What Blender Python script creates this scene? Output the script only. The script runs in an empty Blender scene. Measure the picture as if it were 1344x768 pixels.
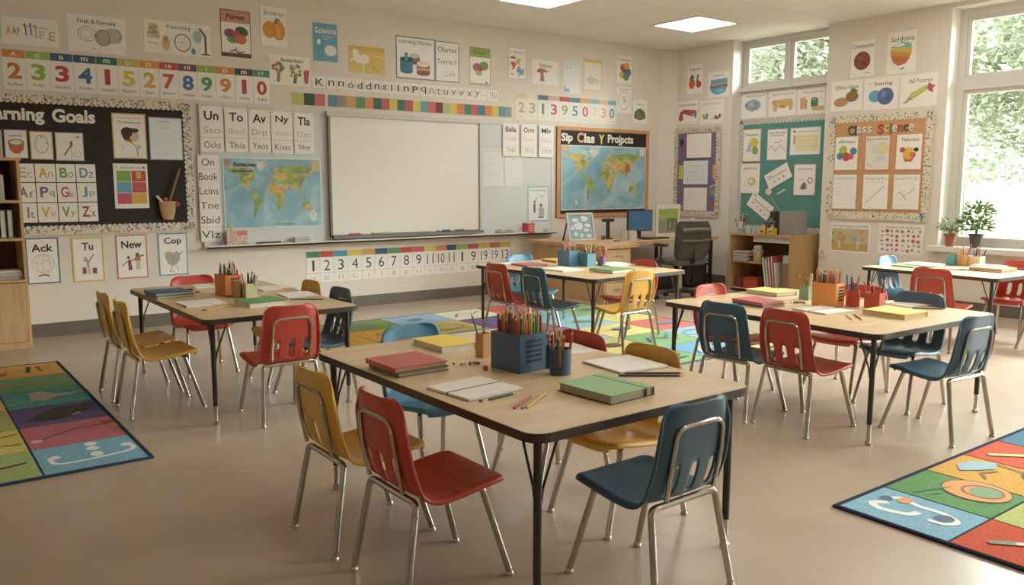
import bpy, bmesh, math, random
from mathutils import Vector, Matrix
random.seed(7)
D = bpy.data
SC = bpy.context.scene
COL = SC.collection
PI = math.pi
R = math.radians

# ------------------------------------------------------------------ materials
def lin(h):
    h = h.lstrip('#')
    out = []
    for i in (0, 2, 4):
        c = int(h[i:i+2], 16) / 255
        out.append(c / 12.92 if c <= .04045 else ((c + .055) / 1.055) ** 2.4)
    g = .3 * out[0] + .59 * out[1] + .11 * out[2]; k = .03
    return (*[c * (1 - k) + g * k for c in out], 1)

_M = {}
def mat(hexc, rough=.6, metal=0., var=.10, scale=30., spec=.5, bump=0., name=None, coat=0.):
    """Principled paint/plastic/paper with a fine procedural variation of its colour."""
    k = (hexc, rough, metal, var, scale, spec, bump, coat)
    if k in _M: return _M[k]
    m = D.materials.new(name or 'paint_' + hexc.lstrip('#')); m.use_nodes = True
    nt = m.node_tree; b = nt.nodes['Principled BSDF']
    b.inputs['Roughness'].default_value = rough
    b.inputs['Metallic'].default_value = metal
    b.inputs['Specular IOR Level'].default_value = spec
    if coat: b.inputs['Coat Weight'].default_value = coat
    tc = nt.nodes.new('ShaderNodeTexCoord'); nz = nt.nodes.new('ShaderNodeTexNoise')
    nz.inputs['Scale'].default_value = scale; nz.inputs['Detail'].default_value = 3
    nt.links.new(tc.outputs['Object'], nz.inputs['Vector'])
    mr = nt.nodes.new('ShaderNodeMapRange'); mr.inputs['From Min'].default_value = .3; mr.inputs['From Max'].default_value = .7
    mr.inputs['To Min'].default_value = 1 - var; mr.inputs['To Max'].default_value = 1 + var * .4
    nt.links.new(nz.outputs['Fac'], mr.inputs['Value'])
    vm = nt.nodes.new('ShaderNodeVectorMath'); vm.operation = 'SCALE'
    vm.inputs[0].default_value = lin(hexc)[:3]
    nt.links.new(mr.outputs['Result'], vm.inputs['Scale']); nt.links.new(vm.outputs['Vector'], b.inputs['Base Color'])
    if bump:
        bp = nt.nodes.new('ShaderNodeBump'); bp.inputs['Strength'].default_value = bump; bp.inputs['Distance'].default_value = .004
        nt.links.new(nz.outputs['Fac'], bp.inputs['Height']); nt.links.new(bp.outputs['Normal'], b.inputs['Normal'])
    _M[k] = m
    return m

def ramp_mat(name, stops, scale, rough=.7, detail=6, stretch=(1, 1, 1), bump=0., distortion=0., spec=.4, voronoi=False):
    m = D.materials.new(name); m.use_nodes = True
    nt = m.node_tree; b = nt.nodes['Principled BSDF']; b.inputs['Roughness'].default_value = rough
    b.inputs['Specular IOR Level'].default_value = spec
    tc = nt.nodes.new('ShaderNodeTexCoord'); mp = nt.nodes.new('ShaderNodeMapping'); mp.inputs['Scale'].default_value = stretch
    nt.links.new(tc.outputs['Object'], mp.inputs['Vector'])
    nz = nt.nodes.new('ShaderNodeTexNoise'); nz.inputs['Scale'].default_value = scale; nz.inputs['Detail'].default_value = detail
    nz.inputs['Distortion'].default_value = distortion
    nt.links.new(mp.outputs['Vector'], nz.inputs['Vector'])
    cr = nt.nodes.new('ShaderNodeValToRGB'); el = cr.color_ramp.elements
    while len(el) < len(stops): el.new(.5)
    for e, (p, h) in zip(el, stops): e.position = p; e.color = lin(h)
    nt.links.new(nz.outputs['Fac'], cr.inputs['Fac']); nt.links.new(cr.outputs['Color'], b.inputs['Base Color'])
    if bump:
        bp = nt.nodes.new('ShaderNodeBump'); bp.inputs['Strength'].default_value = bump; bp.inputs['Distance'].default_value = .003
        nt.links.new(nz.outputs['Fac'], bp.inputs['Height']); nt.links.new(bp.outputs['Normal'], b.inputs['Normal'])
    return m

def emit_mat(name, hexc, s):
    m = D.materials.new(name); m.use_nodes = True
    b = m.node_tree.nodes['Principled BSDF']; b.inputs['Base Color'].default_value = lin(hexc)
    b.inputs['Emission Color'].default_value = lin(hexc); b.inputs['Emission Strength'].default_value = s
    return m

def glass_mat(name, tint='ffffff', refl=.08):
    m = D.materials.new(name); m.use_nodes = True
    nt = m.node_tree; nt.nodes.clear()
    o = nt.nodes.new('ShaderNodeOutputMaterial'); mx = nt.nodes.new('ShaderNodeMixShader')
    t = nt.nodes.new('ShaderNodeBsdfTransparent'); g = nt.nodes.new('ShaderNodeBsdfGlossy')
    t.inputs['Color'].default_value = lin(tint); g.inputs['Roughness'].default_value = .03
    fr = nt.nodes.new('ShaderNodeFresnel'); fr.inputs['IOR'].default_value = 1.3
    nt.links.new(fr.outputs['Fac'], mx.inputs['Fac']); nt.links.new(t.outputs[0], mx.inputs[1]); nt.links.new(g.outputs[0], mx.inputs[2])
    nt.links.new(mx.outputs[0], o.inputs['Surface'])
    return m

PAPER = mat('eeeae2', .8, var=.03)
PAPERB = mat('dfe6ea', .7, var=.03)
INK = mat('2a2724', .8)
GREYINK = mat('8d8a86', .8)
CHROME = mat('b5afa6', .16, 1., var=.06)
STEEL = mat('b9b2a8', .3, 1., var=.08)
BLACKM = mat('241d19', .42, var=.1)
M_WALL = mat('dcd3c6', .85, var=.04, scale=3, bump=.02, name='wall_paint')
M_WHITE = mat('ddd8cf', .5, var=.03)
M_TRIM = mat('cbc8c1', .45, var=.03)
M_WOOD = ramp_mat('maple_veneer', [(.25, 'b08a5c'), (.5, 'c39c6c'), (.8, 'd0ab7c')], 5, .5, stretch=(6, 6, .6), distortion=.6)
M_WOODD = ramp_mat('oak_side', [(.25, '9c7748'), (.5, 'b08a58'), (.8, 'bf9a68')], 5, .55, stretch=(7, 7, .6), distortion=.6)
M_TOP = ramp_mat('laminate_top', [(.3, 'c6a677'), (.55, 'd2b384'), (.8, 'd9bc8e')], 4, .36, stretch=(1, 5, 1), distortion=.4, spec=.5)
M_EDGE = mat('2c211b', .45)
HEX = dict(red='b63626', blue='27526b', sky='4684a8', yellow='dda63a')

def wcol(c, rough=.75):
    return mat(c, rough, var=.05)

# ------------------------------------------------------------------ mesh builder
class MB:
    def __init__(s): s.v = []; s.f = []; s.m = []; s.mats = []
    def mi(s, m):
        if m not in s.mats: s.mats.append(m)
        return s.mats.index(m)
    def add(s, vs, fs, m):
        o = len(s.v); s.v += [tuple(v) for v in vs]; k = s.mi(m)
        for f in fs: s.f.append([i + o for i in f]); s.m.append(k)
        return s
    def box(s, x0, x1, y0, y1, z0, z1, m, rz=0, about=None):
        vs = [(x, y, z) for x in (x0, x1) for y in (y0, y1) for z in (z0, z1)]
        if rz:
            cx, cy = about or ((x0 + x1) / 2, (y0 + y1) / 2); c, q = math.cos(rz), math.sin(rz)
            vs = [(cx + (x - cx) * c - (y - cy) * q, cy + (x - cx) * q + (y - cy) * c, z) for x, y, z in vs]
        return s.add(vs, [(0, 1, 3, 2), (4, 6, 7, 5), (0, 4, 5, 1), (2, 3, 7, 6), (0, 2, 6, 4), (1, 5, 7, 3)], m)
    def prism(s, pts, z0, z1, m):
        n = len(pts)
        vs = [(x, y, z0) for x, y in pts] + [(x, y, z1) for x, y in pts]
        return s.add(vs, [tuple(range(n))[::-1], tuple(range(n, 2 * n))] + [(i, (i + 1) % n, n + (i + 1) % n, n + i) for i in range(n)], m)
    def tube(s, path, r, m, n=8, caps=True):
        P = [Vector(p) for p in path]; rs = r if isinstance(r, (list, tuple)) else [r] * len(P)
        t0 = (P[1] - P[0]).normalized()
        a = t0.orthogonal().normalized(); rings = []
        for i, p in enumerate(P):
            t = (P[min(i + 1, len(P) - 1)] - P[max(i - 1, 0)]).normalized()
            a = (a - t * a.dot(t)).normalized(); b = t.cross(a)
            rings.append([p + (a * math.cos(2 * PI * k / n) + b * math.sin(2 * PI * k / n)) * rs[i] for k in range(n)])
        vs = [v for rg in rings for v in rg]
        fs = [(i * n + k, i * n + (k + 1) % n, (i + 1) * n + (k + 1) % n, (i + 1) * n + k) for i in range(len(P) - 1) for k in range(n)]
        if caps: fs += [tuple(range(n))[::-1], tuple(range((len(P) - 1) * n, len(P) * n))]
        return s.add(vs, fs, m)
    def lathe(s, prof, m, n=20, c=(0, 0, 0)):
        vs = [(c[0] + r * math.cos(2 * PI * k / n), c[1] + r * math.sin(2 * PI * k / n), c[2] + z) for r, z in prof for k in range(n)]
        L = len(prof)
        fs = [(i * n + k, i * n + (k + 1) % n, (i + 1) * n + (k + 1) % n, (i + 1) * n + k) for i in range(L - 1) for k in range(n)]
        if prof[0][0] > 1e-6: fs.append(tuple(range(n))[::-1])
        if prof[-1][0] > 1e-6: fs.append(tuple(range((L - 1) * n, L * n)))
        return s.add(vs, fs, m)
    def ball(s, c, r, m, n=10, sc=(1, 1, 1)):
        h = n // 2
        return s.lathe_sc([(math.sin(PI * i / h) * r, -math.cos(PI * i / h) * r) for i in range(h + 1)], m, n, c, sc)
    def lathe_sc(s, prof, m, n, c, sc):
        o = len(s.v); s.lathe(prof, m, n)
        for i in range(o, len(s.v)):
            v = s.v[i]; s.v[i] = (c[0] + v[0] * sc[0], c[1] + v[1] * sc[1], c[2] + v[2] * sc[2])
        return s
    def mesh(s, name, smooth=False):
        me = D.meshes.new(name); me.from_pydata(s.v, [], s.f)
        for m in s.mats: me.materials.append(m)
        me.polygons.foreach_set('material_index', s.m)
        me.update()
        if smooth:
            me.polygons.foreach_set('use_smooth', [True] * len(me.polygons))
            try: me.set_sharp_from_angle(angle=R(38))
            except Exception: pass
        return me
    def obj(s, name, parent=None, smooth=False, loc=None, rz=0):
        return put(name, s.mesh(name, smooth), parent, loc, rz)

def put(name, me, parent=None, loc=None, rz=0):
    o = D.objects.new(name, me); COL.objects.link(o)
    if parent: o.parent = parent
    if loc is not None: o.location = loc
    if rz: o.rotation_euler = (0, 0, rz)
    return o
def empty(name, loc=(0, 0, 0), rz=0): return put(name, None, None, loc, rz)
def tag(o, label, cat, group=None, kind=None):
    o['label'] = label; o['category'] = cat
    if group: o['group'] = group
    if kind: o['kind'] = kind
    return o
def struct(o): o['kind'] = 'structure'; return o

def fillet(pts, r, n=5):
    P = [Vector(p) for p in pts]; out = [P[0]]
    for i in range(1, len(P) - 1):
        a = (P[i - 1] - P[i]); b = (P[i + 1] - P[i]); d = min(r, a.length * .49, b.length * .49)
        p0 = P[i] + a.normalized() * d; p1 = P[i] + b.normalized() * d
        for k in range(n + 1):
            t = k / n; out.append(p0 * (1 - t) ** 2 + P[i] * 2 * t * (1 - t) + p1 * t * t)
    return out + [P[-1]]

def rrect(x0, x1, y0, y1, r, n=5):
    pts = []
    for cx, cy, a in ((x1 - r, y0 + r, -90), (x1 - r, y1 - r, 0), (x0 + r, y1 - r, 90), (x0 + r, y0 + r, 180)):
        for k in range(n + 1):
            t = R(a + 90 * k / n); pts.append((cx + r * math.cos(t), cy + r * math.sin(t)))
    return pts

# ------------------------------------------------------------------ lettering and flat drawings
_T = {}
def text_geom(s, bold):
    k = (s, bold)
    if k in _T: return _T[k]
    cu = D.curves.new('lettering', 'FONT'); cu.body = s; cu.size = 1; cu.resolution_u = 3
    cu.offset = .022 if bold == 1 else (.036 if bold == 2 else 0)
    o = D.objects.new('lettering', cu); COL.objects.link(o)
    me = D.meshes.new_from_object(o)
    vs = [(v.co.x, v.co.y) for v in me.vertices]; fs = [tuple(p.vertices) for p in me.polygons]
    D.objects.remove(o); D.curves.remove(cu); D.meshes.remove(me)
    xs = [v[0] for v in vs]; ys = [v[1] for v in vs]
    _T[k] = (vs, fs, min(xs), min(ys), max(xs), max(ys))
    return _T[k]

def smooth(P, n=6):
    out = []
    for i in range(len(P) - 1):
        a, b, c, d = P[max(i - 1, 0)], P[i], P[i + 1], P[min(i + 2, len(P) - 1)]
        for k in range(n):
            t = k / n
            out.append(tuple(.5 * (2 * b[j] + (c[j] - a[j]) * t + (2 * a[j] - 5 * b[j] + 4 * c[j] - d[j]) * t * t + (3 * b[j] - a[j] - 3 * c[j] + d[j]) * t ** 3) for j in (0, 1)))
    return out + [P[-1]]

class Flat:
    """Draws on an upright sheet: u to the right, v up (0..1 of the sheet), every layer a hair further out."""
    def __init__(s, w, h, y0, horizontal=False): s.w = w; s.h = h; s.y = y0; s.b = MB(); s.t = MB(); s.hz = horizontal
    def pt(s, u, v): return (u, v, s.y) if s.hz else (u, -s.y, v)
    def poly(s, pts, c, tgt=None):
        m = c if not isinstance(c, str) else wcol(c)
        s.y += .00012
        a = sum(pts[i][0] * pts[(i + 1) % len(pts)][1] - pts[(i + 1) % len(pts)][0] * pts[i][1] for i in range(len(pts)))
        f = list(range(len(pts)))
        if a < 0: f = f[::-1]
        (tgt or s.b).add([s.pt(*p) for p in pts], [f], m)
    def ell(s, cx, cy, rx, ry, c, rot=0, n=18):
        q = R(rot); P = []
        for k in range(n):
            x = rx * math.cos(2 * PI * k / n); y = ry * math.sin(2 * PI * k / n)
            P.append((cx + x * math.cos(q) - y * math.sin(q), cy + x * math.sin(q) + y * math.cos(q)))
        s.poly(P, c)
    def line(s, pts, w, c):
        m = c if not isinstance(c, str) else wcol(c)
        s.y += .00012
        for (x0, y0), (x1, y1) in zip(pts, pts[1:]):
            dx, dy = x1 - x0, y1 - y0; L = math.hypot(dx, dy) or 1e-6; nx, ny = -dy / L * w / 2, dx / L * w / 2
            ex, ey = dx / L * w * .3, dy / L * w * .3; s.y += .00002
            s.b.add([s.pt(x0 - nx - ex, y0 - ny - ey), s.pt(x1 - nx + ex, y1 - ny + ey), s.pt(x1 + nx + ex, y1 + ny + ey), s.pt(x0 + nx - ex, y0 + ny - ey)], [(0, 1, 2, 3)], m)
    def ring(s, cx, cy, rx, ry, w, c, n=24):
        s.line([(cx + rx * math.cos(2 * PI * k / n), cy + ry * math.sin(2 * PI * k / n)) for k in range(n + 1)], w, c)
    def text(s, st, cx, cy, w, h, c, bold=0, stretch=True):
        vs, fs, x0, y0, x1, y1 = text_geom(st, bold)
        m = c if not isinstance(c, str) else wcol(c)
        kx = w / (x1 - x0); ky = h / (y1 - y0)
        if not stretch: kx = ky = min(kx, ky)
        elif kx > ky * 1.5: kx = ky * 1.5
        elif ky > kx * 2.2: ky = kx * 2.2
        s.y += .00012
        s.t.add([s.pt(cx + (x - (x0 + x1) / 2) * kx, cy + (y - (y0 + y1) / 2) * ky) for x, y in vs], fs, m)
    def draw(s, items):
        """items in sheet fractions; stroke widths in metres"""
        w, h = s.w, s.h
        for d in items:
            k = d[0]
            if k == 'e': s.ell(d[1] * w, d[2] * h, d[3] * w, d[4] * h, d[5], d[6] if len(d) > 6 else 0)
            elif k == 'r': s.poly([(d[1] * w, d[2] * h), (d[3] * w, d[2] * h), (d[3] * w, d[4] * h), (d[1] * w, d[4] * h)], d[5])
            elif k == 'p': s.poly([(a * w, b * h) for a, b in d[1]], d[2])
            elif k == 's': s.line(smooth([(a * w, b * h) for a, b in d[1]]), d[2], d[3])
            elif k == 'l': s.line([(a * w, b * h) for a, b in d[1]], d[2], d[3])
            elif k == 'o': s.ring(d[1] * w, d[2] * h, d[3] * w, d[4] * h, d[5], d[6])
    def build(s, parent, pic='picture', let='lettering'):
        if s.b.f: s.b.obj(pic, parent)
        if s.t.f: s.t.obj(let, parent)

# A sheet on a wall.  wall 'F' = front wall (y = 0, faces -y), 'R' = right wall (x = 0, faces -x), 'N' = niche (x = 0.2)
def frame_on(wall, a0, z0, off):
    if wall == 'F': return (a0, -off, z0), 0
    return ((.2 if wall == 'N' else 0) - off, a0, z0), -PI / 2

def sheet(name, wall, rect, label, cat='poster', group=None, paper='eeeae2', border=None, bw=.012, texts=(), draws=(), off=.002, tilt=0, header=None, hh=.2, body=None, pic='picture'):
    a0, z0, a1, z1 = rect; w = abs(a1 - a0); h = z1 - z0
    loc, rz = frame_on(wall, a0, z0, off)
    b = MB(); pm = wcol(paper, .7); th = .0015
    if tilt:   # a curled or tilted sheet: turn about its middle
        pass
    b.box(0, w, -th, 0, 0, h, pm)
    o = b.obj(name, None, loc=loc, rz=rz)
    if tilt:
        mtx = Matrix.Translation(Vector(loc)) @ Matrix.Rotation(rz, 4, 'Z') @ Matrix.Translation((w / 2, 0, h / 2)) @ Matrix.Rotation(R(tilt), 4, 'Y') @ Matrix.Translation((-w / 2, 0, -h / 2))
        o.matrix_world = mtx
    tag(o, label, cat, group)
    y = th
    if border:
        m = wcol(border); bb = MB()
        for (x0, x1, v0, v1) in ((0, w, 0, bw), (0, w, h - bw, h), (0, bw, bw, h - bw), (w - bw, w, bw, h - bw)):
            bb.box(x0, x1, -y - .0006, -y, v0, v1, m)
        bb.obj('border', o)
    if header:
        hb = MB(); hb.box(bw * .3 if border else 0, w - (bw * .3 if border else 0), -y - .0005, -y, h * (1 - hh), h, wcol(header)); hb.obj('header_band', o)
    f = Flat(w, h, y + .0007)
    f.draw(draws)
    for t in texts:
        st, cx, cy, tw, thh, c = t[:6]
        f.text(st, cx * w, cy * h, tw * w, thh * h, c, t[6] if len(t) > 6 else 0)
    f.build(o, pic)
    return o

# ------------------------------------------------------------------ ROOM
H = 3.347
XL, YB = -11.4, -12.2
M_FLOOR = ramp_mat('vinyl_floor', [(.2, 'a18c77'), (.5, 'ad9883'), (.8, 'b8a48f')], 1.6, .26, detail=8, bump=.0, spec=.5)
nt = M_FLOOR.node_tree
b_ = nt.nodes['Principled BSDF']
fl = MB(); fl.box(XL, .4, YB, .2, -.1, 0, M_FLOOR); struct(fl.obj('floor'))
# ceiling: tiled panels with thin seams
mc = D.materials.new('ceiling_tiles'); mc.use_nodes = True; nt = mc.node_tree; b_ = nt.nodes['Principled BSDF']
tc = nt.nodes.new('ShaderNodeTexCoord'); br = nt.nodes.new('ShaderNodeTexBrick'); br.offset = 0
br.inputs['Color1'].default_value = lin('ebe7e0'); br.inputs['Color2'].default_value = lin('e8e4dc'); br.inputs['Mortar'].default_value = lin('cdc4b8')
br.inputs['Scale'].default_value = 1; br.inputs['Mortar Size'].default_value = .006; br.inputs['Brick Width'].default_value = .78; br.inputs['Row Height'].default_value = .78
br.inputs['Mortar Smooth'].default_value = .3
mp = nt.nodes.new('ShaderNodeMapping'); mp.inputs['Location'].default_value = (.05, .42, 0)
nt.links.new(tc.outputs['Object'], mp.inputs['Vector']); nt.links.new(mp.outputs['Vector'], br.inputs['Vector']); nt.links.new(br.outputs['Color'], b_.inputs['Base Color']); b_.inputs['Roughness'].default_value = .9
ce = MB(); ce.box(XL, .6, YB, .2, H, H + .1, mc); struct(ce.obj('ceiling'))
w = MB(); w.box(XL - .2, .4, 0, .2, 0, H, M_WALL); struct(w.obj('wall_front'))
w = MB(); w.box(XL - .2, XL, YB, 0, 0, H, M_WALL); struct(w.obj('wall_left'))
w = MB(); w.box(XL, .4, YB - .2, YB, 0, H, M_WALL); struct(w.obj('wall_back'))
# right wall: solid stretches, the niche under the high window, the sill walls of the big windows
WIN2 = (-4.07, -7.55); WIN_ADDED = (-8.45, -11.4)
w = MB()
for y0, y1 in ((-1.15, 0), (-4.07, -2.6), (-8.45, -7.55), (YB, -11.4)): w.box(0, .4, y0, y1, 0, H, M_WALL)
w.box(.2, .4, -2.6, -1.15, 0, 2.69, M_WALL)
for y0, y1 in ((WIN2[1], WIN2[0]), (WIN_ADDED[1], WIN_ADDED[0])):
    w.box(0, .4, y0, y1, 0, .68, M_WALL); w.box(0, .4, y0, y1, 3.30, H, M_WALL)
struct(w.obj('wall_right'))
# slanted corner casing
w = MB(); w.prism([(-.22, 0), (0, -.17), (0, 0)], 0, H, M_WALL); struct(w.obj('trim_1'))
M_BASE = mat('5d554c', .5, var=.06)
w = MB(); w.box(XL, -.2, -.012, 0, 0, .125, M_BASE); w.box(XL, -.2, -.016, 0, 0, .012, M_BASE); struct(w.obj('baseboard_front'))
w = MB()
for y0, y1 in ((-1.15, -.17), (-4.07, -2.6), (YB, -4.07)): w.box(-.012, 0, y0, y1, 0, .125, M_BASE)
w.box(.188, .2, -2.6, -1.15, 0, .125, M_BASE); struct(w.obj('baseboard_right'))
w = MB(); w.box(XL, XL + .012, YB, 0, 0, .125, M_BASE); struct(w.obj('baseboard_left'))

GLASS = glass_mat('window_glass', 'f4f7f2')
def window(name, y0, y1, z0, z1, bars, transom=None, fw=.055, xa=.2, xb=.29):
    """frame with bars; y0 > y1 (y0 is the far jamb)"""
    o = MB(); m = M_TRIM
    for a, b, c, d in ((y1, y0, z0, z0 + fw), (y1, y0, z1 - fw, z1), (y0 - fw, y0, z0 + fw, z1 - fw), (y1, y1 + fw, z0 + fw, z1 - fw)):
        o.box(xa, xb, a, b, c, d, m)
    r = struct(put(name, None, None, (0, 0, 0)))
    o.obj('window_frame', r)
    ys = [y0 - fw] + list(bars) + [y1 + fw]
    for b in bars:
        q = MB(); q.box(xa + .005, xb - .005, b - .028, b + .028, z0 + fw, z1 - fw, m); q.obj('mullion', r)
    zs = [z0 + fw, z1 - fw]
    if transom:
        q = MB(); q.box(xa - .02, xb - .01, y1 + fw, y0 - fw, transom[0], transom[1], m); q.obj('transom', r)
        zs = [z0 + fw, transom[0], transom[1], z1 - fw]
    s = MB(); g = MB()
    for a, b in zip(ys, ys[1:]):
        for k in range(0, len(zs), 2):
            a2, b2 = a - .0 - (.028 if a in bars else 0), b + (.028 if b in bars else 0); lo, hi = zs[k], zs[k + 1]; t = .045
            q = MB()
            for c, d, e, f in ((b2, a2, lo, lo + t), (b2, a2, hi - t, hi), (a2 - t, a2, lo + t, hi - t), (b2, b2 + t, lo + t, hi - t)): q.box(xa + .02, xa + .06, c, d, e, f, m)
            so = q.obj('sash', r)
            p = MB(); p.box(xa + .036, xa + .04, b2 + t, a2 - t, lo + t, hi - t, GLASS); p.obj('pane', so)
    return r
window('window_1', -1.15, -2.6, 2.69, H - .01, [-1.885], None, fw=.05, xa=.22, xb=.30)
window('window_2', -4.07, -7.55, .69, 3.30, [-5.25, -6.4], (2.43, 2.55), fw=.085, xa=.2)
window('added_window', -8.45, -11.4, .69, 3.30, [-9.45, -10.4], (2.43, 2.55), fw=.085, xa=.2)  # unseen window, added to bring more daylight in
w = MB(); w.box(-.12, .2, WIN2[1] - .05, WIN2[0] + .06, .665, .72, M_WHITE); struct(w.obj('trim_2'))
w = MB(); w.box(-.12, .2, WIN_ADDED[1] - .05, WIN_ADDED[0] + .05, .665, .72, M_WHITE); struct(w.obj('trim_3'))
w = MB(); w.box(.12, .2, -2.6, -1.15, 2.66, 2.70, M_TRIM); struct(w.obj('trim_4'))
# bright reveal boards at the jambs
w = MB(); w.box(0.001, .2, -4.082, -4.069, .72, 3.30, M_WHITE); struct(w.obj('trim_5'))
w = MB(); w.box(0.001, .2, -1.162, -1.149, 0, H, M_WHITE); struct(w.obj('trim_6'))

# ------------------------------------------------------------------ ceiling lights
M_DIFF = emit_mat('light_diffuser', 'fffaf2', 6)
def ceiling_light(x0, x1, y0, y1, label):
    r = empty('ceiling_light', ((x0 + x1) / 2, (y0 + y1) / 2, H)); tag(r, label, 'ceiling light', 'ceiling light panels')
    hx, hy = (x1 - x0) / 2, (y1 - y0) / 2; f = MB(); t = .025
    for a, b, c, d in ((-hx, hx, -hy, -hy + t), (-hx, hx, hy - t, hy), (-hx, -hx + t, -hy + t, hy - t), (hx - t, hx, -hy + t, hy - t)): f.box(a, b, c, d, -.012, 0, M_WHITE)
    f.obj('frame', r)
    g = MB(); g.box(-hx + t, hx - t, -hy + t, hy - t, -.006, -.001, M_DIFF); g.obj('diffuser', r)
ceiling_light(-1.69, -.94, -1.99, -1.24, 'square lit ceiling panel nearest the room corner, wholly in view')
ceiling_light(-4.06, -3.33, -1.95, -1.25, 'square lit ceiling panel cut by the top edge of the photo')
for i, (x, y) in enumerate(((-6.3, -4.5), (-3.7, -4.5), (-1.3, -4.5), (-6.3, -7.2), (-3.7, -7.2), (-1.3, -7.2))):  # unseen panels, added to light the room
    if y > -3: continue
    ceiling_light(x - .37, x + .37, y - .37, y + .37, 'square lit ceiling panel added unseen above the tables for light')

# ------------------------------------------------------------------ CHAIRS
def bake(me, mods):
    o = put('shell', me); 
    for t, kw in mods:
        m = o.modifiers.new(t, t)
        for k, v in kw.items(): setattr(m, k, v)
    dg = bpy.context.evaluated_depsgraph_get(); out = D.meshes.new_from_object(o.evaluated_get(dg))
    D.objects.remove(o); return out

def back_y(z):
    pts = [(.345, -.13), (.372, -.155), (.395, -.176), (.43, -.190), (.50, -.207), (.58, -.218), (.66, -.228), (.702, -.236)]
    for (z0, y0), (z1, y1) in zip(pts, pts[1:]):
        if z <= z1: return y0 + (y1 - y0) * (z - z0) / (z1 - z0)
    return -.236

def chair_shell(m):
    prof = [(.203, .354, .138), (.209, .365, .160), (.203, .374, .173), (.17, .379, .181), (.11, .374, .185), (.04, .363, .187), (-.03, .354, .187), (-.085, .352, .186), (-.125, .357, .185), (-.155, .372, .184),
            (-.174, .392, .183), (-.187, .420, .182), (-.197, .455, .181), (-.206, .495, .179), (-.212, .535, .176), (-.218, .58, .172), (-.223, .62, .167), (-.228, .655, .161), (-.232, .682, .150), (-.2345, .696, .130), (-.236, .702, .100)]
    M = 21; N = M + 2; vs = []
    for i, (y, z, hw) in enumerate(prof):
        s = min(1, max(0, (i - 8) / 4)); seat = 1 - s
        def at(u):
            e = u * u
            zz = z + seat * (.010 * e * e - .007); yy = y + s * (.030 * e * e) - (.020 * e * e if i < 3 else 0)
            if 8 <= i <= 11: yy += .010 * e
            return [u * hw, yy, zz]
        row = [at(-1 + 2 * k / (M - 1)) for k in range(M)]
        fl = (.004, .010, .016)[i] if i < 3 else .020 if i < 17 else .006          # turned-down rim
        def rim(p, sg): return [p[0] + sg * .003, p[1] - s * fl + (-.0 if i else -.004), p[2] - seat * fl]
        row = [rim(row[0], -1)] + row + [rim(row[-1], 1)]
        if i == 0: vs += [[p[0] * .97, p[1] - .006, .334 + (p[2] - .334) * .12] for p in row]
        vs += row
    R_ = len(prof) + 1; fs = []
    for i in range(R_ - 1):
        for k in range(N - 1):
            if 11 <= i <= 13 and k in (5, 6, 10, 11, 15, 16): continue
            a = i * N + k; fs.append((a, a + 1, a + N + 1, a + N))
    b = MB(); b.add(vs, fs, m)
    me = bake(b.mesh('seat_shell'), [('SUBSURF', dict(levels=1, render_levels=1)), ('SOLIDIFY', dict(thickness=.007, offset=0))])
    me.polygons.foreach_set('use_smooth', [True] * len(me.polygons))
    return me

_chair = {}
def chair_parts(color):
    if color in _chair: return _chair[color]
    if 'metal' not in _chair:
        P = []
        hb = [(-.118, back_y(.40) - .010, .378), (-.122, back_y(.5) - .006, .50), (-.112, back_y(.625) - .004, .628), (.112, back_y(.625) - .004, .628), (.122, back_y(.5) - .006, .50), (.118, back_y(.40) - .010, .378)]
        P.append(('back_hoop', MB().tube(fillet(hb, .045), .0085, CHROME).mesh('back_hoop', True), []))
        P.append(('seat_bar', MB().tube([(-.135, -.158, .347), (.135, -.158, .347)], .0125, CHROME).mesh('seat_bar', True), []))
        P.append(('seat_bar', MB().tube([(-.12, .105, .343), (.12, .105, .343)], .0125, CHROME).mesh('seat_bar', True), []))
        for s in (-1, 1):
            for yb, yf, xb, xf in ((-.158, -.222, .135, .192), (.105, .212, .12, .178)):
                zt = .347 if yb < 0 else .343
                pth = fillet([(s * xb * .86, yb, zt), (s * (xb + .026), yb - (.004 if yb < 0 else -.008), zt), (s * xf, yf, .012)], .035, 6)
                leg = MB().tube(pth, .0125, CHROME, 10).mesh('leg', True)
                gl = MB().lathe([(.010, .0), (.0155, .002), (.0155, .010), (.0105, .017), (.0115, .026), (0, .027)], STEEL, 10, (s * xf, yf, 0)).mesh('foot_glide', True)
                P.append(('leg', leg, [('foot_glide', gl)]))
        rv = MB()
        for s in (-1, 1):
            for z in (.46, .56): rv.ball((s * .120, back_y(z) + .012, z), .005, STEEL, 8)
        _chair['metal'] = P
    m = mat(HEX[color], .38, var=.05, scale=60, spec=.5)
    _chair[color] = [('seat_shell', chair_shell(m), [])] + _chair['metal']
    return _chair[color]

def chair(color, x, y, rz, label):
    r = empty('school_chair', (x, y, 0), R(rz)); tag(r, label, 'chair', 'school chairs around the tables')
    for n, me, ch in chair_parts(color):
        o = put(n, me, r)
        for cn, cm in ch: put(cn, cm, o)
    return r

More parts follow.
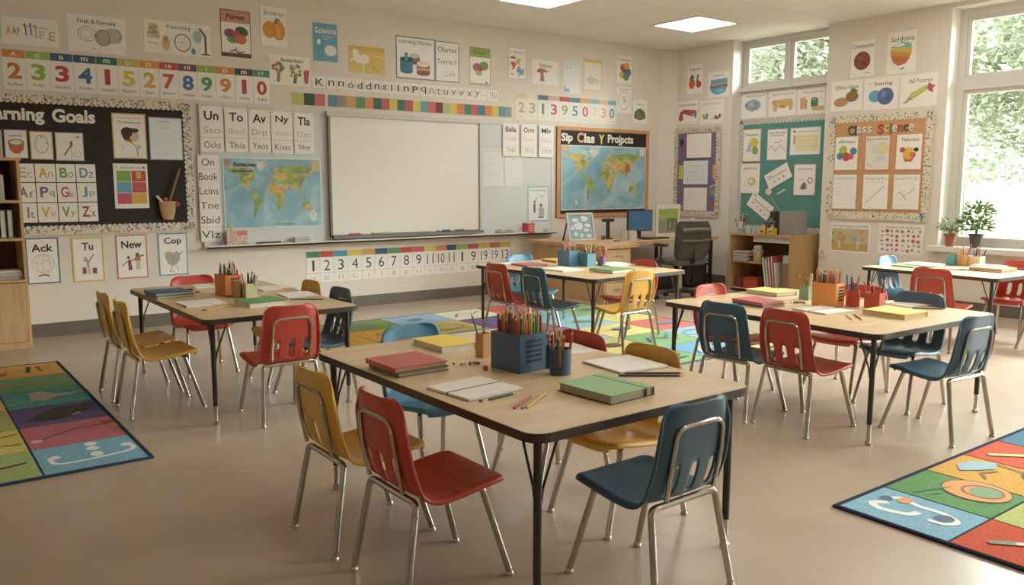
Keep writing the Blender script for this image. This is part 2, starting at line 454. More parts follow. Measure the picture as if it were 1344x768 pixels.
# ------------------------------------------------------------------ TABLES
def table(x0, x1, y0, y1, h, label, rz=0, inset=.06):
    cx, cy = (x0 + x1) / 2, (y0 + y1) / 2; hx, hy = (x1 - x0) / 2, (y1 - y0) / 2
    r = empty('classroom_table', (cx, cy, 0), R(rz)); tag(r, label, 'table', 'classroom tables')
    MB().prism(rrect(-hx, hx, -hy, hy, .06), h - .024, h, M_TOP).obj('tabletop', r)
    e = MB(); o_ = rrect(-hx - .004, hx + .004, -hy - .004, hy + .004, .064); i_ = rrect(-hx, hx, -hy, hy, .06); n = len(o_)
    vs = [(x, y, z) for z in (h - .031, h - .0008) for x, y in o_] + [(x * .985, y * .985, z) for z, L in ((h - .031, i_),) for x, y in L] + [(x, y, h - .0008) for x, y in i_]
    fs = []
    for k in range(n):
        j = (k + 1) % n
        fs += [(k, j, n + j, n + k), (2 * n + j, j, k, 2 * n + k), (n + k, n + j, 3 * n + j, 3 * n + k)]
    e.add(vs, fs, M_EDGE); e.obj('edge_band', r)
    for sx in (-1, 1):
        for sy in (-1, 1):
            lx, ly = sx * (hx - inset), sy * (hy - inset)
            lg = MB().lathe([(.0145, .115), (.0145, h - .034)], BLACKM, 14, (lx, ly, 0)); lg.box(lx - .035, lx + .035, ly - .035, ly + .035, h - .037, h - .033, BLACKM)
            lo = lg.obj('leg', r, True)
            MB().lathe([(.018, 0), (.02, .004), (.019, .016), (.0115, .022), (.0115, .12)], CHROME, 12, (lx, ly, 0)).obj('foot_insert', lo, True)
            b = MB()
            b.tube([(lx - sx * .014, ly, h - .25), (lx - sx * .022, ly, h - .20), (lx - sx * .085, ly, h - .035)], .005, BLACKM, 6)
            b.obj('brace', r)
            b = MB()
            b.tube([(lx, ly - sy * .014, h - .25), (lx, ly - sy * .022, h - .20), (lx, ly - sy * .085, h - .035)], .005, BLACKM, 6)
            b.obj('brace', r)
    return r
T1H, T2H, T3H, T4H, T5H = .645, .635, .64, .62, .62
table(-7.905, -6.85, -6.755, -5.15, T1H, 'nearest classroom table in the foreground with blue pencil box on it')
table(-8.02, -7.05, -3.89, -2.08, T2H, 'classroom table at left with two yellow chairs and orange pencil box')
table(-4.93, -3.76, -3.72, -2.1, T3H, 'far middle classroom table standing on the patterned rug', 2)
table(-5.30, -4.03, -6.42, -4.85, T4H, 'classroom table at right with orange pencil box and two red cups', -2)
table(-2.02, -1.10, -5.62, -4.35, T5H, 'classroom table at far right under the big window', -4)

chair('red', -7.93, -6.20, -90, 'red school chair nearest the viewer on the left side of the foreground table')
chair('yellow', -7.95, -5.70, -90, 'yellow school chair behind the red one on the left of the foreground table')
chair('blue', -7.35, -6.70, 1, 'dark blue school chair at the near end of the foreground table')
chair('yellow', -7.01, -6.19, 90, 'yellow school chair at the far right side of the foreground table')
chair('red', -7.02, -5.75, 90, 'red school chair behind the blue pencil box of the foreground table')
chair('sky', -7.36, -5.28, 180, 'light blue school chair tucked under the back end of the foreground table')
chair('yellow', -8.11, -2.72, -90, 'yellow school chair nearer the wall at the left table')
chair('yellow', -8.11, -3.22, -90, 'yellow school chair nearer the viewer at the left table')
chair('red', -7.57, -3.84, 0, 'red school chair at the near end of the left table, back to viewer')
chair('red', -7.56, -2.29, 180, 'red school chair at the wall end of the left table')
chair('yellow', -7.18, -2.97, 90, 'yellow school chair on the right of the left table, only its back top showing')
chair('blue', -7.19, -3.48, 90, 'blue school chair on the right side of the left table')
chair('red', -4.88, -2.66, -90, 'red school chair on the left side of the far middle table')
chair('blue', -4.84, -3.14, -90, 'dark blue school chair on the left side of the far middle table')
chair('sky', -4.37, -2.28, 180, 'light blue school chair at the wall end of the far middle table')
chair('red', -3.98, -3.21, 90, 'red school chair between the far middle table and the office chair')
chair('yellow', -4.50, -3.66, 0, 'yellow school chair at the near end of the far middle table')
chair('blue', -5.25, -5.48, -88, 'dark blue school chair on the left side of the right table')
chair('red', -5.20, -5.90, -95, 'red school chair on the left side of the right table, back to viewer')
chair('red', -4.82, -5.07, 180, 'red school chair with glare on its back at the far end of the right table')
chair('red', -4.22, -5.55, 90, 'red school chair behind the orange pencil box, its seat under the right table')
chair('blue', -4.30, -5.98, 90, 'blue school chair on the window side of the right table')
chair('blue', -4.73, -6.43, -6, 'dark blue school chair at the near end of the right table')
chair('red', -2.20, -5.22, -90, 'red school chair on the left side of the table under the window')
chair('sky', -1.58, -4.58, 180, 'blue school chair with three slots showing at the far end of the window table')
chair('red', -1.30, -5.40, 90, 'red school chair on the right side of the window table at the photo edge')
chair('blue', -1.55, -5.86, 0, 'blue school chair at the near end of the window table, cut by the photo edge')

# ------------------------------------------------------------------ RUGS
def speckle_mat(hexc):
    k = ('rug', hexc)
    if k in _M: return _M[k]
    m = mat(hexc, .95, var=.32, scale=150, spec=.1, bump=.35, name='rug_' + hexc)
    _M[k] = m; return m
def rug(x0, x1, y0, y1, cells, label, edge='2f4460', doodles=(), line='2f4460'):
    """cells[row][col], row 0 at y1 (the far side), col 0 at x0"""
    r = MB(); n = len(cells); 
    r.box(0, x1 - x0, 0, y1 - y0, 0, .008, speckle_mat(edge))
    o = r.obj('patterned_rug', None, loc=(x0, y0, .001)); tag(o, label, 'rug')
    W, L = x1 - x0, y1 - y0; t = .02
    f = MB(); ch = L / n
    for i, row in enumerate(cells):
        cw = W / len(row)
        for j, c in enumerate(row):
            f.box(j * cw + t * (1 if j == 0 else .3), (j + 1) * cw - t * (1 if j == len(row) - 1 else .3), L - (i + 1) * ch + t * (1 if i == n - 1 else .3), L - i * ch - t * (1 if i == 0 else .3), .008, .0105, speckle_mat(c))
    f.obj('pile', o)
    e = MB()
    e.tube([(0, 0, .006), (W, 0, .006), (W, L, .006), (0, L, .006), (0, 0, .006)], .007, speckle_mat(edge), 6); e.obj('bound_edge', o)
    if doodles:
        d = Flat(W, L, .0112, True)
        d.draw([x for x in doodles if x[0] != 't'])
        for q in doodles:
            if q[0] == 't': d.text(q[1], q[2] * W, q[3] * L, q[4] * W, q[5] * L, q[6], q[7] if len(q) > 7 else 0)
        d.build(o, 'woven_pictures', 'woven_letters')
    return o
# left rug : two columns of six
cl = 1 / 6
def cell(i, j, n, k, u, v): return ((j + u) / k, 1 - (i + 1 - v) / n)
def C6(i, j, pts, n=6, k=2): return [cell(i, j, n, k, u, v) for u, v in pts]
RL = []
RL += [('s', C6(5, 1, [(.12, .55), (.17, .32), (.5, .31), (.88, .4), (.9, .62)]), .026, 'dfe3e0'), ('e', *cell(5, 1, 6, 2, .17, .56), .028, .011, 'dfe3e0'), ('e', *cell(5, 1, 6, 2, .87, .62), .028, .011, 'dfe3e0'), ('e', *cell(5, 1, 6, 2, .55, .45), .03, .016, 'dfe3e0'), ('e', *cell(5, 1, 6, 2, .55, .68), .032, .013, 'dfe3e0'), ('e', *cell(5, 1, 6, 2, .56, .86), .032, .013, 'dfe3e0')]
RL += [('s', C6(4, 1, [(.1, .3), (.25, .42), (.5, .6), (.75, .62), (.93, .66)]), .012, '3c2c2c'), ('e', *cell(4, 1, 6, 2, .1, .3), .03, .010, 'c9b9b4'), ('e', *cell(4, 1, 6, 2, .93, .5), .018, .022, 'bf7a3a'), ('l', C6(4, 1, [(.84, .74), (.98, .7)]), .02, '3c2c2c')]
RL += [('p', C6(3, 1, [(.18, .35), (.3, .62), (.5, .8), (.72, .78), (.95, .9), (.82, .6), (.86, .45), (.7, .4), (.55, .22), (.35, .2), (.2, .22), (.1, .28)]), '27221f'), ('l', C6(3, 1, [(.62, .3), (.7, .36)]), .018, 'd8d4cd')]
RL += [('p', C6(2, 1, [(.3, .45), (.32, .8), (.45, .92), (.62, .62), (.88, .5), (.62, .42), (.45, .25)]), '9b9388'), ('l', C6(2, 1, [(-.05, .2), (.35, .4), (.6, .5), (.95, .6)]), .012, 'a9a296')]
RL += [('l', C6(1, 1, [(-.2, .35), (.3, .45), (.9, .6)]), .03, 'a8703c'), ('l', C6(1, 1, [(.9, .6), (.97, .62)]), .012, '3c2c2c')]
RL += [('l', C6(0, 1, [(.5, .3), (.56, .75)]), .03, '2a2522'), ('l', C6(0, 1, [(.68, .3), (.66, .7), (.84, .72)]), .018, '4b463f'), ('l', C6(0, 1, [(.68, .5), (.85, .5)]), .014, '4b463f'), ('p', C6(0, 1, [(.02, .3), (.1, .75), (.16, .4), (.26, .55), (.2, .2)]), '9c4634')]
RL += [('l', C6(5, 0, [(.1, .3), (.5, .45), (.9, .55)]), .02, '6b4a2c'), ('l', C6(4, 0, [(.3, .6), (.6, .62), (.95, .75)]), .014, '6b4a2c'), ('l', C6(4, 0, [(.5, .35), (.95, .3)]), .014, '8b5a32'), ('e', *cell(3, 0, 6, 2, .5, .5), .1, .04, '6f8a3e')]
rug(-9.40, -8.415, -4.245, -1.335, [['c06050', 'd8a050'], ['5a90ae', '6a9468'], ['d4b45a', '50908c'], ['b0b068', '605a84'], ['d8c468', 'be6a70'], ['9cb470', '78aec4']], 'patterned rug at the left edge with picture squares in two columns', '33435f', RL)
# right rug
def C4(i, j, pts): return [cell(i, j, 4, 7, u, v) for u, v in pts]
RR = [('s', C4(0, 0, [(.55, .75), (.42, .82), (.33, .7), (.4, .5), (.52, .45)]), .034, 'dfe3e0'), ('s', C4(0, 0, [(.62, .8), (.8, .72), (.72, .52), (.72, .3), (.6, .14), (.45, .18), (.42, .3)]), .028, 'dfe3e0'),
      ('e', *cell(0, 0, 4, 7, .66, .8), .012, .014, '2f4f72'), ('e', *cell(0, 0, 4, 7, .76, .66), .014, .015, 'd08a3c'), ('e', *cell(0, 0, 4, 7, .58, .24), .017, .02, '2f4f72'),
      ('e', *cell(0, 1, 4, 7, .72, .38), .05, .075, 'd9862c'), ('o', *cell(0, 1, 4, 7, .72, .38), .05, .075, .008, '4a3a28'), ('e', *cell(0, 1, 4, 7, .74, .30), .028, .035, '5f8a4e'), ('o', *cell(0, 1, 4, 7, .74, .33), .03, .043, .012, '7b3c26'), ('l', C4(0, 1, [(.1, .72), (.6, .58)]), .008, '3f5f3e'), ('l', C4(0, 1, [(.2, .6), (.35, .55)]), .008, '3f5f3e'),
      ('p', C4(0, 2, [(.3, .75), (.5, .85), (.8, .8), (.95, .6), (.7, .55), (.5, .62)]), '7fa6b4'), ('l', C4(0, 2, [(.25, .48), (.4, .58), (.62, .5)]), .012, '5a3a22'), ('e', *cell(0, 2, 4, 7, .8, .2), .028, .03, '2b2420'), ('l', C4(0, 2, [(.8, .2), (.9, .6)]), .012, '2b2420'),
      ('l', C4(0, 3, [(.25, .78), (.8, .35)]), .035, 'd9c27a'), ('e', *cell(0, 4, 4, 7, .3, .5), .02, .04, '2b3d52'),
      ('l', C4(1, 0, [(.35, .78), (.75, .42), (1.0, .2)]), .028, 'd8cdb4'), ('l', C4(1, 0, [(.35, .78), (.5, .66)]), .03, '5c7a58'), ('l', C4(1, 1, [(.2, .7), (.5, .5), (.45, .3)]), .025, '33291f'), ('e', *cell(1, 2, 4, 7, .5, .5), .04, .08, '4b7fa0')]
rug(-6.21, -3.50, -8.66, -6.725, [['7fb0c6', '5d9058', 'd6a24a', 'd0593c', '4a7a94', 'c7b35a', '6a9a5e'], ['c64f36', 'b7c070', 'd6a24a', '7fb0c6', 'b5506a', '5d9058', 'd0593c'], ['d6a24a', '4a7a94', '5d9058', 'c64f36', 'b7c070', '7fb0c6', 'b5506a'], ['5d9058', 'd0593c', '7fb0c6', 'b7c070', '4a7a94', 'd6a24a', 'c64f36']], 'patterned rug at bottom right with a big orange circle and white curl', '2b2f45', RR)
# middle rug
RM = []
rr = random.Random(3)
for i in range(6):
    for j in range(6):
        c = rr.choice(['4a4440', '7a5c48', '8f4a4c', '55748f', 'e4dcc0', '6a8a68'])
        u, v = cell(i, j, 6, 6, .5 + rr.uniform(-.12, .12), .5)
        k = rr.random()
        if k < .25: RM.append(('e', u, v, .032, .02, c, rr.uniform(-30, 30)))
        elif k < .7: RM.append(('l', [cell(i, j, 6, 6, *q) for q in ((.15, .3), (.35, .6), (.6, .45), (.85, .7))], .03, c))
        else: RM += [('o', u, v, .05, .035, .02, c), ('l', [cell(i, j, 6, 6, *q) for q in ((.2, .2), (.8, .25))], .02, c)]
rug(-6.62, -2.95, -4.36, -1.0, [['7f9a4c', '7f9a4c', '8fb4cf', 'd9d2b4', 'c8584f', '9fb873'], ['d9a04a', 'd9a04a', 'd4c06a', '6c5588', '7fb0c0', '7fae78'], ['c9b85a', 'c8584f', '6f9fbf', 'b0557a', '8cc0d0', 'd8c878'], ['8fb4cf', '7f9a4c', 'd9a04a', '8cc0d0', 'e0d080', 'c96a60'], ['c8584f', 'd4c06a', '7fae78', 'd8c878', '7fae78', '8fb4cf'], ['d4c06a', '8fb4cf', 'c8584f', '7fae78', '6fa8c8', 'e0d080']], 'large patterned rug under the far middle table', '5a6a70', RM)

# ------------------------------------------------------------------ small table things
COLN = {'orange': 'd5762f', 'red': 'b8342c', 'yellow': 'dcb13d', 'green': '4d8a4a', 'dark green': '2f5a45', 'blue': '2f5f8f', 'navy': '26344f', 'brown': '7b5233', 'tan': 'c79a63', 'black': '26221f', 'purple': '5f4a80', 'pink': 'c9626f', 'grey': '7d7a74', 'lime': 'a5b548', 'white': 'd9d3c6', 'teal': '3b8186'}
_pen = {}
def pencil(p, d, L, color, label, group, r=.0042, cat='pencil', name='pencil'):
    k = (color, round(L, 3), r)
    if k not in _pen:
        body = MB().tube([(0, 0, 0), (0, 0, L - .02)], r, mat(COLN[color], .45), 6).mesh('pencil')
        tip = MB().tube([(0, 0, L - .02), (0, 0, L - .006)], [r, r * .35], mat('d9b483', .6), 6)
        tip.tube([(0, 0, L - .006), (0, 0, L)], [r * .35, r * .05], mat(COLN[color], .5), 6)
        _pen[k] = (body, tip.mesh('pencil_tip'))
    me, tp = _pen[k]
    o = put(name, me); o.location = p
    o.rotation_mode = 'QUATERNION'; o.rotation_quaternion = Vector(d).normalized().to_track_quat('Z', 'Y')
    tag(o, label, cat, group); put('pencil_tip', tp, o)
    return o

def fill(cx, cy, z, wx, wy, rz, n, zt, colors, where, group, spread=.06, seed=0, L=(.15, .185), r=.0042, grid=None):
    """stand n pencils in a container whose inner floor is at z"""
    q = random.Random(seed); c, s = math.cos(R(rz)), math.sin(R(rz))
    cols = grid or max(1, round(math.sqrt(n * wx / max(wy, 1e-3)))); rows = math.ceil(n / cols)
    for i in range(n):
        a, b = i % cols, i // cols
        u = (-.5 + (a + .5) / cols) * wx + q.uniform(-.002, .002); v = (-.5 + (b + .5) / rows) * wy + q.uniform(-.002, .002)
        tu, tv = q.uniform(-spread, spread) + u / max(wx, .01) * spread * .8, q.uniform(-spread, spread) + v / max(wy, .01) * spread * .8
        col = colors[i % len(colors)]; d = Vector((tu * c - tv * s, tu * s + tv * c, 1))
        pencil((cx + u * c - v * s, cy + u * s + v * c, z), d, q.uniform(*L), col, f'{col} pencil standing upright in {where}', group, r)

def caddy(x, y, z, wx, wy, h, rz, color, label, slot_u=(.2, .75), slots=5, depth=.0015):
    """open pencil box; the -y face carries dark slits"""
    m = mat(color, .5, var=.06); t = .006
    r = empty('pencil_box', (x, y, z), R(rz)); tag(r, label, 'pencil box', 'open pencil boxes on the tables')
    hx, hy = wx / 2, wy / 2
    b = MB(); b.box(-hx, hx, -hy, hy, 0, t, m)
    b.box(-hx, hx, -hy, -hy + t, t, h, m); b.box(-hx, hx, hy - t, hy, t, h, m); b.box(-hx, -hx + t, -hy + t, hy - t, t, h, m); b.box(hx - t, hx, -hy + t, hy - t, t, h, m)
    b.obj('box_body', r)
    dm = mat('17130f', .7); s = MB()
    u0, u1 = -hx + wx * slot_u[0], -hx + wx * slot_u[1]
    for k in range(slots):
        zc = h * (.30 + .52 * k / max(1, slots - 1)); s.box(u0, u1, -hy - depth, -hy, zc - h * .035, zc + h * .035, dm)
    s.obj('slits', r)
    return r
def cup(x, y, z, rad, h, color, label, square=False, rough=.5, taper=1., name='pencil_cup', rz=0):
    m = mat(color, rough, var=.06)
    if square:
        t = .004; b = MB(); b.box(-rad, rad, -rad, rad, 0, t, m)
        for a in ((-rad, rad, -rad, -rad + t), (-rad, rad, rad - t, rad), (-rad, -rad + t, -rad + t, rad - t), (rad - t, rad, -rad + t, rad - t)): b.box(*a, t, h, m)
        o = b.obj(name, None, loc=(x, y, z), rz=R(rz))
    else:
        o = MB().lathe([(rad * taper, 0), (rad, h), (rad - .005, h), (rad * taper - .005, .005), (0, .005)], m, 24).obj(name, None, True, (x, y, z))
    return tag(o, label, 'pencil cup', 'cups of pencils on the tables')

def book(x, y, z, wx, wy, t, rz, color, label, spine='L', pages='ddd6c8', cat='book', name='book', band=None, group=None, edge=None):
    """wx across, wy deep; spine on the -x (L), +x (R), -y (F) or +y (B) side"""
    m = mat(color, .55, var=.06); c = .003; hx, hy = wx / 2, wy / 2
    b = MB(); b.box(-hx, hx, -hy, hy, 0, c, mat(edge, .55) if edge else m); b.box(-hx, hx, -hy, hy, t - c, t, m)
    sp = {'L': (-hx, -hx + c, -hy, hy), 'R': (hx - c, hx, -hy, hy), 'F': (-hx, hx, -hy, -hy + c), 'B': (-hx, hx, hy - c, hy)}[spine]
    b.box(*sp, c, t - c, mat(edge, .55) if edge else m)
    o = b.obj(name, None, loc=(x, y, z), rz=R(rz)); tag(o, label, cat, group)
    i = .006; p = MB(); q = [-hx + i, hx - i, -hy + i, hy - i]; k = {'L': 0, 'R': 1, 'F': 2, 'B': 3}[spine]; q[k] += (-i + c) if k % 2 == 0 else (i - c)
    p.box(*q, c, t - c, mat(pages, .85, var=.12, scale=90)); p.obj('page_block', o)
    if band:
        e = MB(); e.box(hx - .045, hx - .040, -hy - .001, hy + .001, -.0005, t + .001, mat(band, .6)); e.obj('elastic_band', o)
    return o
def pad(x, y, z, wx, wy, t, rz, label, color='e6e1d6', group=None, band=False, name='notebook', cat='notebook', cover=None):
    r = MB(); r.box(-wx / 2, wx / 2, -wy / 2, wy / 2, .002 if cover else 0, t, mat(color, .8, var=.04))
    o = r.obj(name, None, loc=(x, y, z), rz=R(rz)); tag(o, label, cat, group)
    if cover: MB().box(-wx / 2 - .003, wx / 2 + .003, -wy / 2 - .003, wy / 2 + .003, 0, .002, mat(cover, .6)).obj('back_cover', o)
    if band:
        MB().box(-wx / 2 - .001, wx / 2 + .001, -.003, .003, .001, t + .0015, mat('3a3936', .6)).obj('center_band', o)
    return o

# ---- foreground table
z = T1H
book(-7.742, -5.714, z, .235, .25, .019, 0, '4d7472', 'grey-green book under the red book on the foreground table', 'L', edge='4d7472')
book(-7.752, -5.712, z + .0195, .245, .25, .020, 0, 'bd4f48', 'red hardback lying on top of a grey-green book, foreground table', 'L')
book(-7.372, -5.40, z, .19, .265, .030, 0, 'ebcb38', 'yellow hardback at the back of the foreground table', 'R', 'd9cdb8', edge='d8cdb8')
book(-7.372, -6.50, z, .225, .27, .033, 3, '82b277', 'thick green notebook with elastic band at front of the foreground table', 'R', 'aaa78f', band='2c4a34', name='notebook', cat='notebook', edge='2c4a34')
pad(-7.725, -6.17, z, .255, .25, .010, 5, 'open white notebook with dark band across, foreground table', band=True, cover='8d8779')
pad(-6.984, -6.205, z, .25, .255, .010, -5, 'white notebook at the right side of the foreground table', cover='7b837c')
pad(-6.93, -5.80, z, .16, .22, .003, -10, 'white paper sheet behind the blue cup, foreground table', name='paper_sheet', cat='paper')
caddy(-7.37, -5.98, z, .155, .18, .155, 5, '33587a', 'dark blue pencil box with five slits on the foreground table', (.22, .78))
cup(-7.258, -6.04, z, .030, .105, '2b4b66', 'small square dark blue cup between box and round cup, foreground table', True, rz=5)
cup(-7.305, -6.165, z, .044, .105, '2d4d68', 'round dark blue cup of pencils on the foreground table', taper=.97)
cup(-7.352, -5.70, z, .027, .105, 'c08a55', 'tan cup holding a paintbrush behind the blue box, foreground table', True, rz=5)
fill(-7.37, -5.98, z + .007, .13, .155, 5, 42, 0, ['navy', 'orange', 'lime', 'dark green', 'tan', 'brown', 'red', 'orange', 'yellow', 'red', 'grey', 'green', 'brown', 'tan', 'pink'], 'the blue pencil box, foreground table', 'pencils in the dark blue pencil box', .04, 1, (.215, .255), r=.0052)
fill(-7.305, -6.165, z + .006, .054, .054, 0, 11, 0, ['brown', 'tan', 'red', 'black', 'red', 'orange', 'brown'], 'the round blue cup, foreground table', 'pencils in the round dark blue cup', .26, 2, (.15, .19), r=.005)
fill(-7.258, -6.04, z + .006, .036, .036, 5, 5, 0, ['black', 'brown', 'pink', 'grey', 'red'], 'the square blue cup, foreground table', 'pencils in the square dark blue cup', .12, 12, (.15, .18), r=.005)
fill(-7.352, -5.70, z + .006, .03, .03, 5, 2, 0, ['orange', 'tan'], 'the tan cup, foreground table', 'pencils in the tan cup', .05, 3, (.12, .13), r=.006)
pencil((-7.345, -5.69, z + .006), (-.28, .12, 1), .205, 'dark green', 'dark green paintbrush leaning out of the tan cup on the foreground table', None, .0038, 'paintbrush', 'paintbrush')
pencil((-7.772, -6.475, z + .004), (.178, .108, 0), .19, 'red', 'red pencil lying beside the green notebook, leftmost of three', None)
pencil((-7.752, -6.492, z + .004), (.172, .102, 0), .19, 'grey', 'grey pencil lying between the red and yellow ones, foreground table', None)
pencil((-7.735, -6.497, z + .004), (.18, .112, 0), .21, 'yellow', 'yellow pencil lying beside the green notebook, rightmost of three', None)
pencil((-7.775, -6.335, z + .005), (.13, .018, 0), .135, 'dark green', 'short dark green crayon at the edge of the open notebook', None, .005, 'crayon', 'crayon')
pencil((-7.15, -6.34, z + .004), (.21, -.158, 0), .26, 'navy', 'dark blue pen lying along the white notebook, foreground table', None, .0045, 'pen', 'pen')
pencil((-7.10, -6.325, z + .004), (.18, -.13, 0), .24, 'black', 'black pen lying nearest the white notebook, foreground table', None, .0045, 'pen', 'pen')
for i, (dx, dy, a, L, c) in enumerate(((-.05, .015, 25, .05, 'tan'), (-.015, -.005, 60, .055, 'brown'), (.012, .0, 40, .06, 'grey'), (.028, -.012, 110, .05, 'brown'), (-.065, .045, 10, .018, 'black'))):
    pencil((-7.492 + dx, -5.815 + dy, z + .006), (math.cos(R(a)), math.sin(R(a)), 0), L, c, f'{["tan", "long brown", "grey", "short brown", "black"][i]} pencil stub in the little pile before the blue box', 'pencil stubs on the foreground table', .0055, 'pencil stub', 'pencil_stub')
tag(MB().ball((0, 0, .011), .011, mat('b5352c', .5), 12).obj('eraser_ball', None, True, (-7.51, -5.935, z)), 'small red ball eraser beside the blue pencil box', 'eraser')
tag(MB().ball((0, 0, .005), .007, mat('a83e34', .5), 10, (1.2, 1, .7)).obj('eraser_bit', None, True, (-7.81, -6.335, z)), 'tiny red eraser bit at the near corner of the open notebook', 'eraser')

# ---- left table
z = T2H
book(-7.885, -2.67, z, .25, .27, .018, 3, '5f6a6c', 'grey book under the blue book on the left table', 'L')
book(-7.892, -2.67, z + .0185, .25, .26, .018, 3, '2f6285', 'blue hardback on top of a grey book, left table', 'L')
pad(-7.833, -3.216, z, .255, .24, .012, 1, 'white notebook at the near left corner of the left table', cover='b9b2a4')
book(-7.535, -3.46, z, .26, .25, .030, 4, '4f9357', 'green notebook with white pages on the left table', 'R', 'ded8ca', name='notebook', cat='notebook', edge='dcd6c6')
pad(-7.54, -2.27, z, .13, .22, .006, -5, 'white sheet beside the orange box near the wall end, left table', name='paper_sheet', cat='paper')
pad(-7.16, -2.72, z, .26, .22, .010, 2, 'white notebook further from the viewer at the right edge, left table', cover='b9b2a4')
pad(-7.17, -3.20, z, .22, .28, .010, -6, 'white notebook nearer the viewer at the right edge, left table', cover='a9a598')
caddy(-7.545, -2.87, z, .115, .185, .145, 4, 'd8702c', 'orange pencil box with slits on the left table', (.35, .95))
cup(-7.475, -3.09, z, .040, .098, 'b9bf8e', 'pale green square cup of pencils on the left table', True, rz=4)
cup(-7.545, -3.05, z, .032, .115, '9c7f58', 'brown glass jar of crayons beside the orange box, left table', rough=.2)
fill(-7.545, -2.87, z + .007, .09, .155, 4, 22, 0, ['green', 'teal', 'lime', 'red', 'brown', 'navy', 'orange', 'red', 'pink', 'tan', 'black'], 'the orange box, left table', 'pencils in the orange box on the left table', .05, 4, (.18, .235), r=.0058)
fill(-7.475, -3.09, z + .006, .05, .05, 0, 9, 0, ['brown', 'black', 'grey', 'pink', 'navy', 'white', 'red'], 'the pale green cup, left table', 'pencils in the pale green cup', .28, 5, (.15, .19), r=.005)
fill(-7.545, -3.05, z + .006, .036, .036, 0, 5, 0, ['pink', 'grey', 'teal', 'tan', 'brown'], 'the brown jar, left table', 'crayons in the brown jar', .08, 6, (.115, .135), r=.006)
pencil((-7.92, -3.53, z + .005), (.235, .16, 0), .27, 'brown', 'brown pencil of the crossed pair on the left table', None, .0045)
pencil((-7.90, -3.545, z + .005), (.235, .17, 0), .25, 'yellow', 'yellow pencil of the crossed pair on the left table', None, .0045)
pencil((-7.30, -3.37, z + .005), (.2, -.17, 0), .24, 'navy', 'dark blue pen beside the nearer white notebook, left table', None, .0045, 'pen', 'pen')
pencil((-7.72, -2.42, z + .006), (.1, -.08, 0), .09, 'black', 'short black crayon behind the blue book, left table', None, .006, 'crayon', 'crayon')
pencil((-7.70, -2.62, z + .006), (.1, -.02, 0), .05, 'brown', 'short brown crayon beside the blue book, left table', None, .007, 'crayon', 'crayon')
pencil((-7.60, -2.98, z + .006), (.1, -.02, 0), .06, 'dark green', 'short dark green crayon at the foot of the orange box', None, .006, 'crayon', 'crayon')
pencil((-7.40, -3.12, z + .006), (.1, -.06, 0), .07, 'yellow', 'short yellow crayon right of the pale green cup, left table', None, .007, 'crayon', 'crayon')

# ---- far middle table
z = T3H
book(-4.10, -2.36, z, .24, .28, .022, -6, 'd8ab48', 'yellow book behind the blue boxes on the far middle table', 'F', 'c9913a')
book(-4.58, -2.50, z, .24, .28, .016, -4, 'b9605c', 'red book near the wall end of the far middle table', 'L')
pad(-4.65, -2.28, z, .16, .18, .006, 0, 'white sheet at the wall end of the far middle table', name='paper_sheet', cat='paper')
pad(-4.60, -3.00, z, .26, .30, .012, 3, 'white notebook at the left edge of the far middle table', cover='b8b0a0')
book(-4.36, -3.38, z, .27, .30, .030, 2, '69985f', 'green notebook with white pages on the far middle table', 'R', 'd9d4c6', name='notebook', cat='notebook', edge='3f6a4a')
pad(-3.92, -2.95, z, .30, .28, .014, -4, 'white notebook at the right edge of the far middle table', cover='b8b0a0')
caddy(-4.30, -2.74, z, .13, .17, .145, 0, '4a83a8', 'light blue pencil box on the far middle table', (.8, .95), 4)
cup(-4.185, -2.88, z, .055, .12, '3f7a94', 'blue square cup beside the pencil box, far middle table', True)
cup(-4.055, -2.93, z, .037, .09, '5d4a78', 'purple cup of pencils on the far middle table')
fill(-4.30, -2.74, z + .007, .10, .14, 0, 14, 0, ['green', 'teal', 'orange', 'red', 'brown', 'tan', 'purple', 'pink'], 'the light blue box, far middle table', 'pencils in the light blue pencil box', .06, 7, (.19, .23), r=.006)
fill(-4.185, -2.88, z + .006, .07, .07, 0, 7, 0, ['navy', 'purple', 'yellow', 'orange', 'yellow', 'tan'], 'the blue square cup, far middle table', 'pencils in the blue square cup', .12, 8, (.17, .21), r=.006)
fill(-4.055, -2.93, z + .006, .045, .045, 0, 7, 0, ['orange', 'red', 'pink', 'brown', 'yellow'], 'the purple cup, far middle table', 'pencils in the purple cup', .3, 9, (.16, .20), r=.006)
pencil((-4.62, -3.33, z + .005), (.2, .05, 0), .17, 'yellow', 'yellow pencil lying on the far middle table', None, .005)
pencil((-4.58, -3.37, z + .005), (.17, .12, 0), .15, 'pink', 'pink pencil lying on the far middle table', None, .005)

# ---- right table
z = T4H
book(-4.385, -5.05, z, .205, .29, .030, -5, 'e4c763', 'yellow book at the back of the right table', 'R', 'd6cbb8', edge='5a5a50')
book(-4.90, -5.33, z, .20, .27, .018, -8, '5b6470', 'grey book under the red book on the right table', 'L')
book(-4.908, -5.33, z + .0185, .20, .27, .016, -8, 'b54b50', 'red book stacked on a grey book, right table', 'L')
book(-4.625, -6.10, z, .24, .28, .032, -3, 'e6c758', 'yellow book with dark spine corner at front of the right table', 'R', 'd2b787', edge='d8b56a')
pad(-4.80, -5.74, z, .26, .26, .010, -8, 'open white notebook with dark band on the right table', band=True, cover='8d8779')
pad(-4.10, -5.90, z, .25, .24, .008, -12, 'white paper pad at the window side of the right table', cover='c9c2b4')
caddy(-4.60, -5.64, z, .12, .16, .155, 6, 'de8a36', 'orange pencil box with slits on the right table', (.3, .85))
cup(-4.425, -5.37, z, .036, .095, '7d9a72', 'green square cup of pencils behind the orange box, right table', True)
cup(-4.478, -5.74, z, .043, .105, 'b03a2c', 'red cup touching the orange box, right table')
cup(-4.425, -5.86, z, .048, .098, 'b5402f', 'red cup furthest right beside the yellow book, right table', True, rz=8)
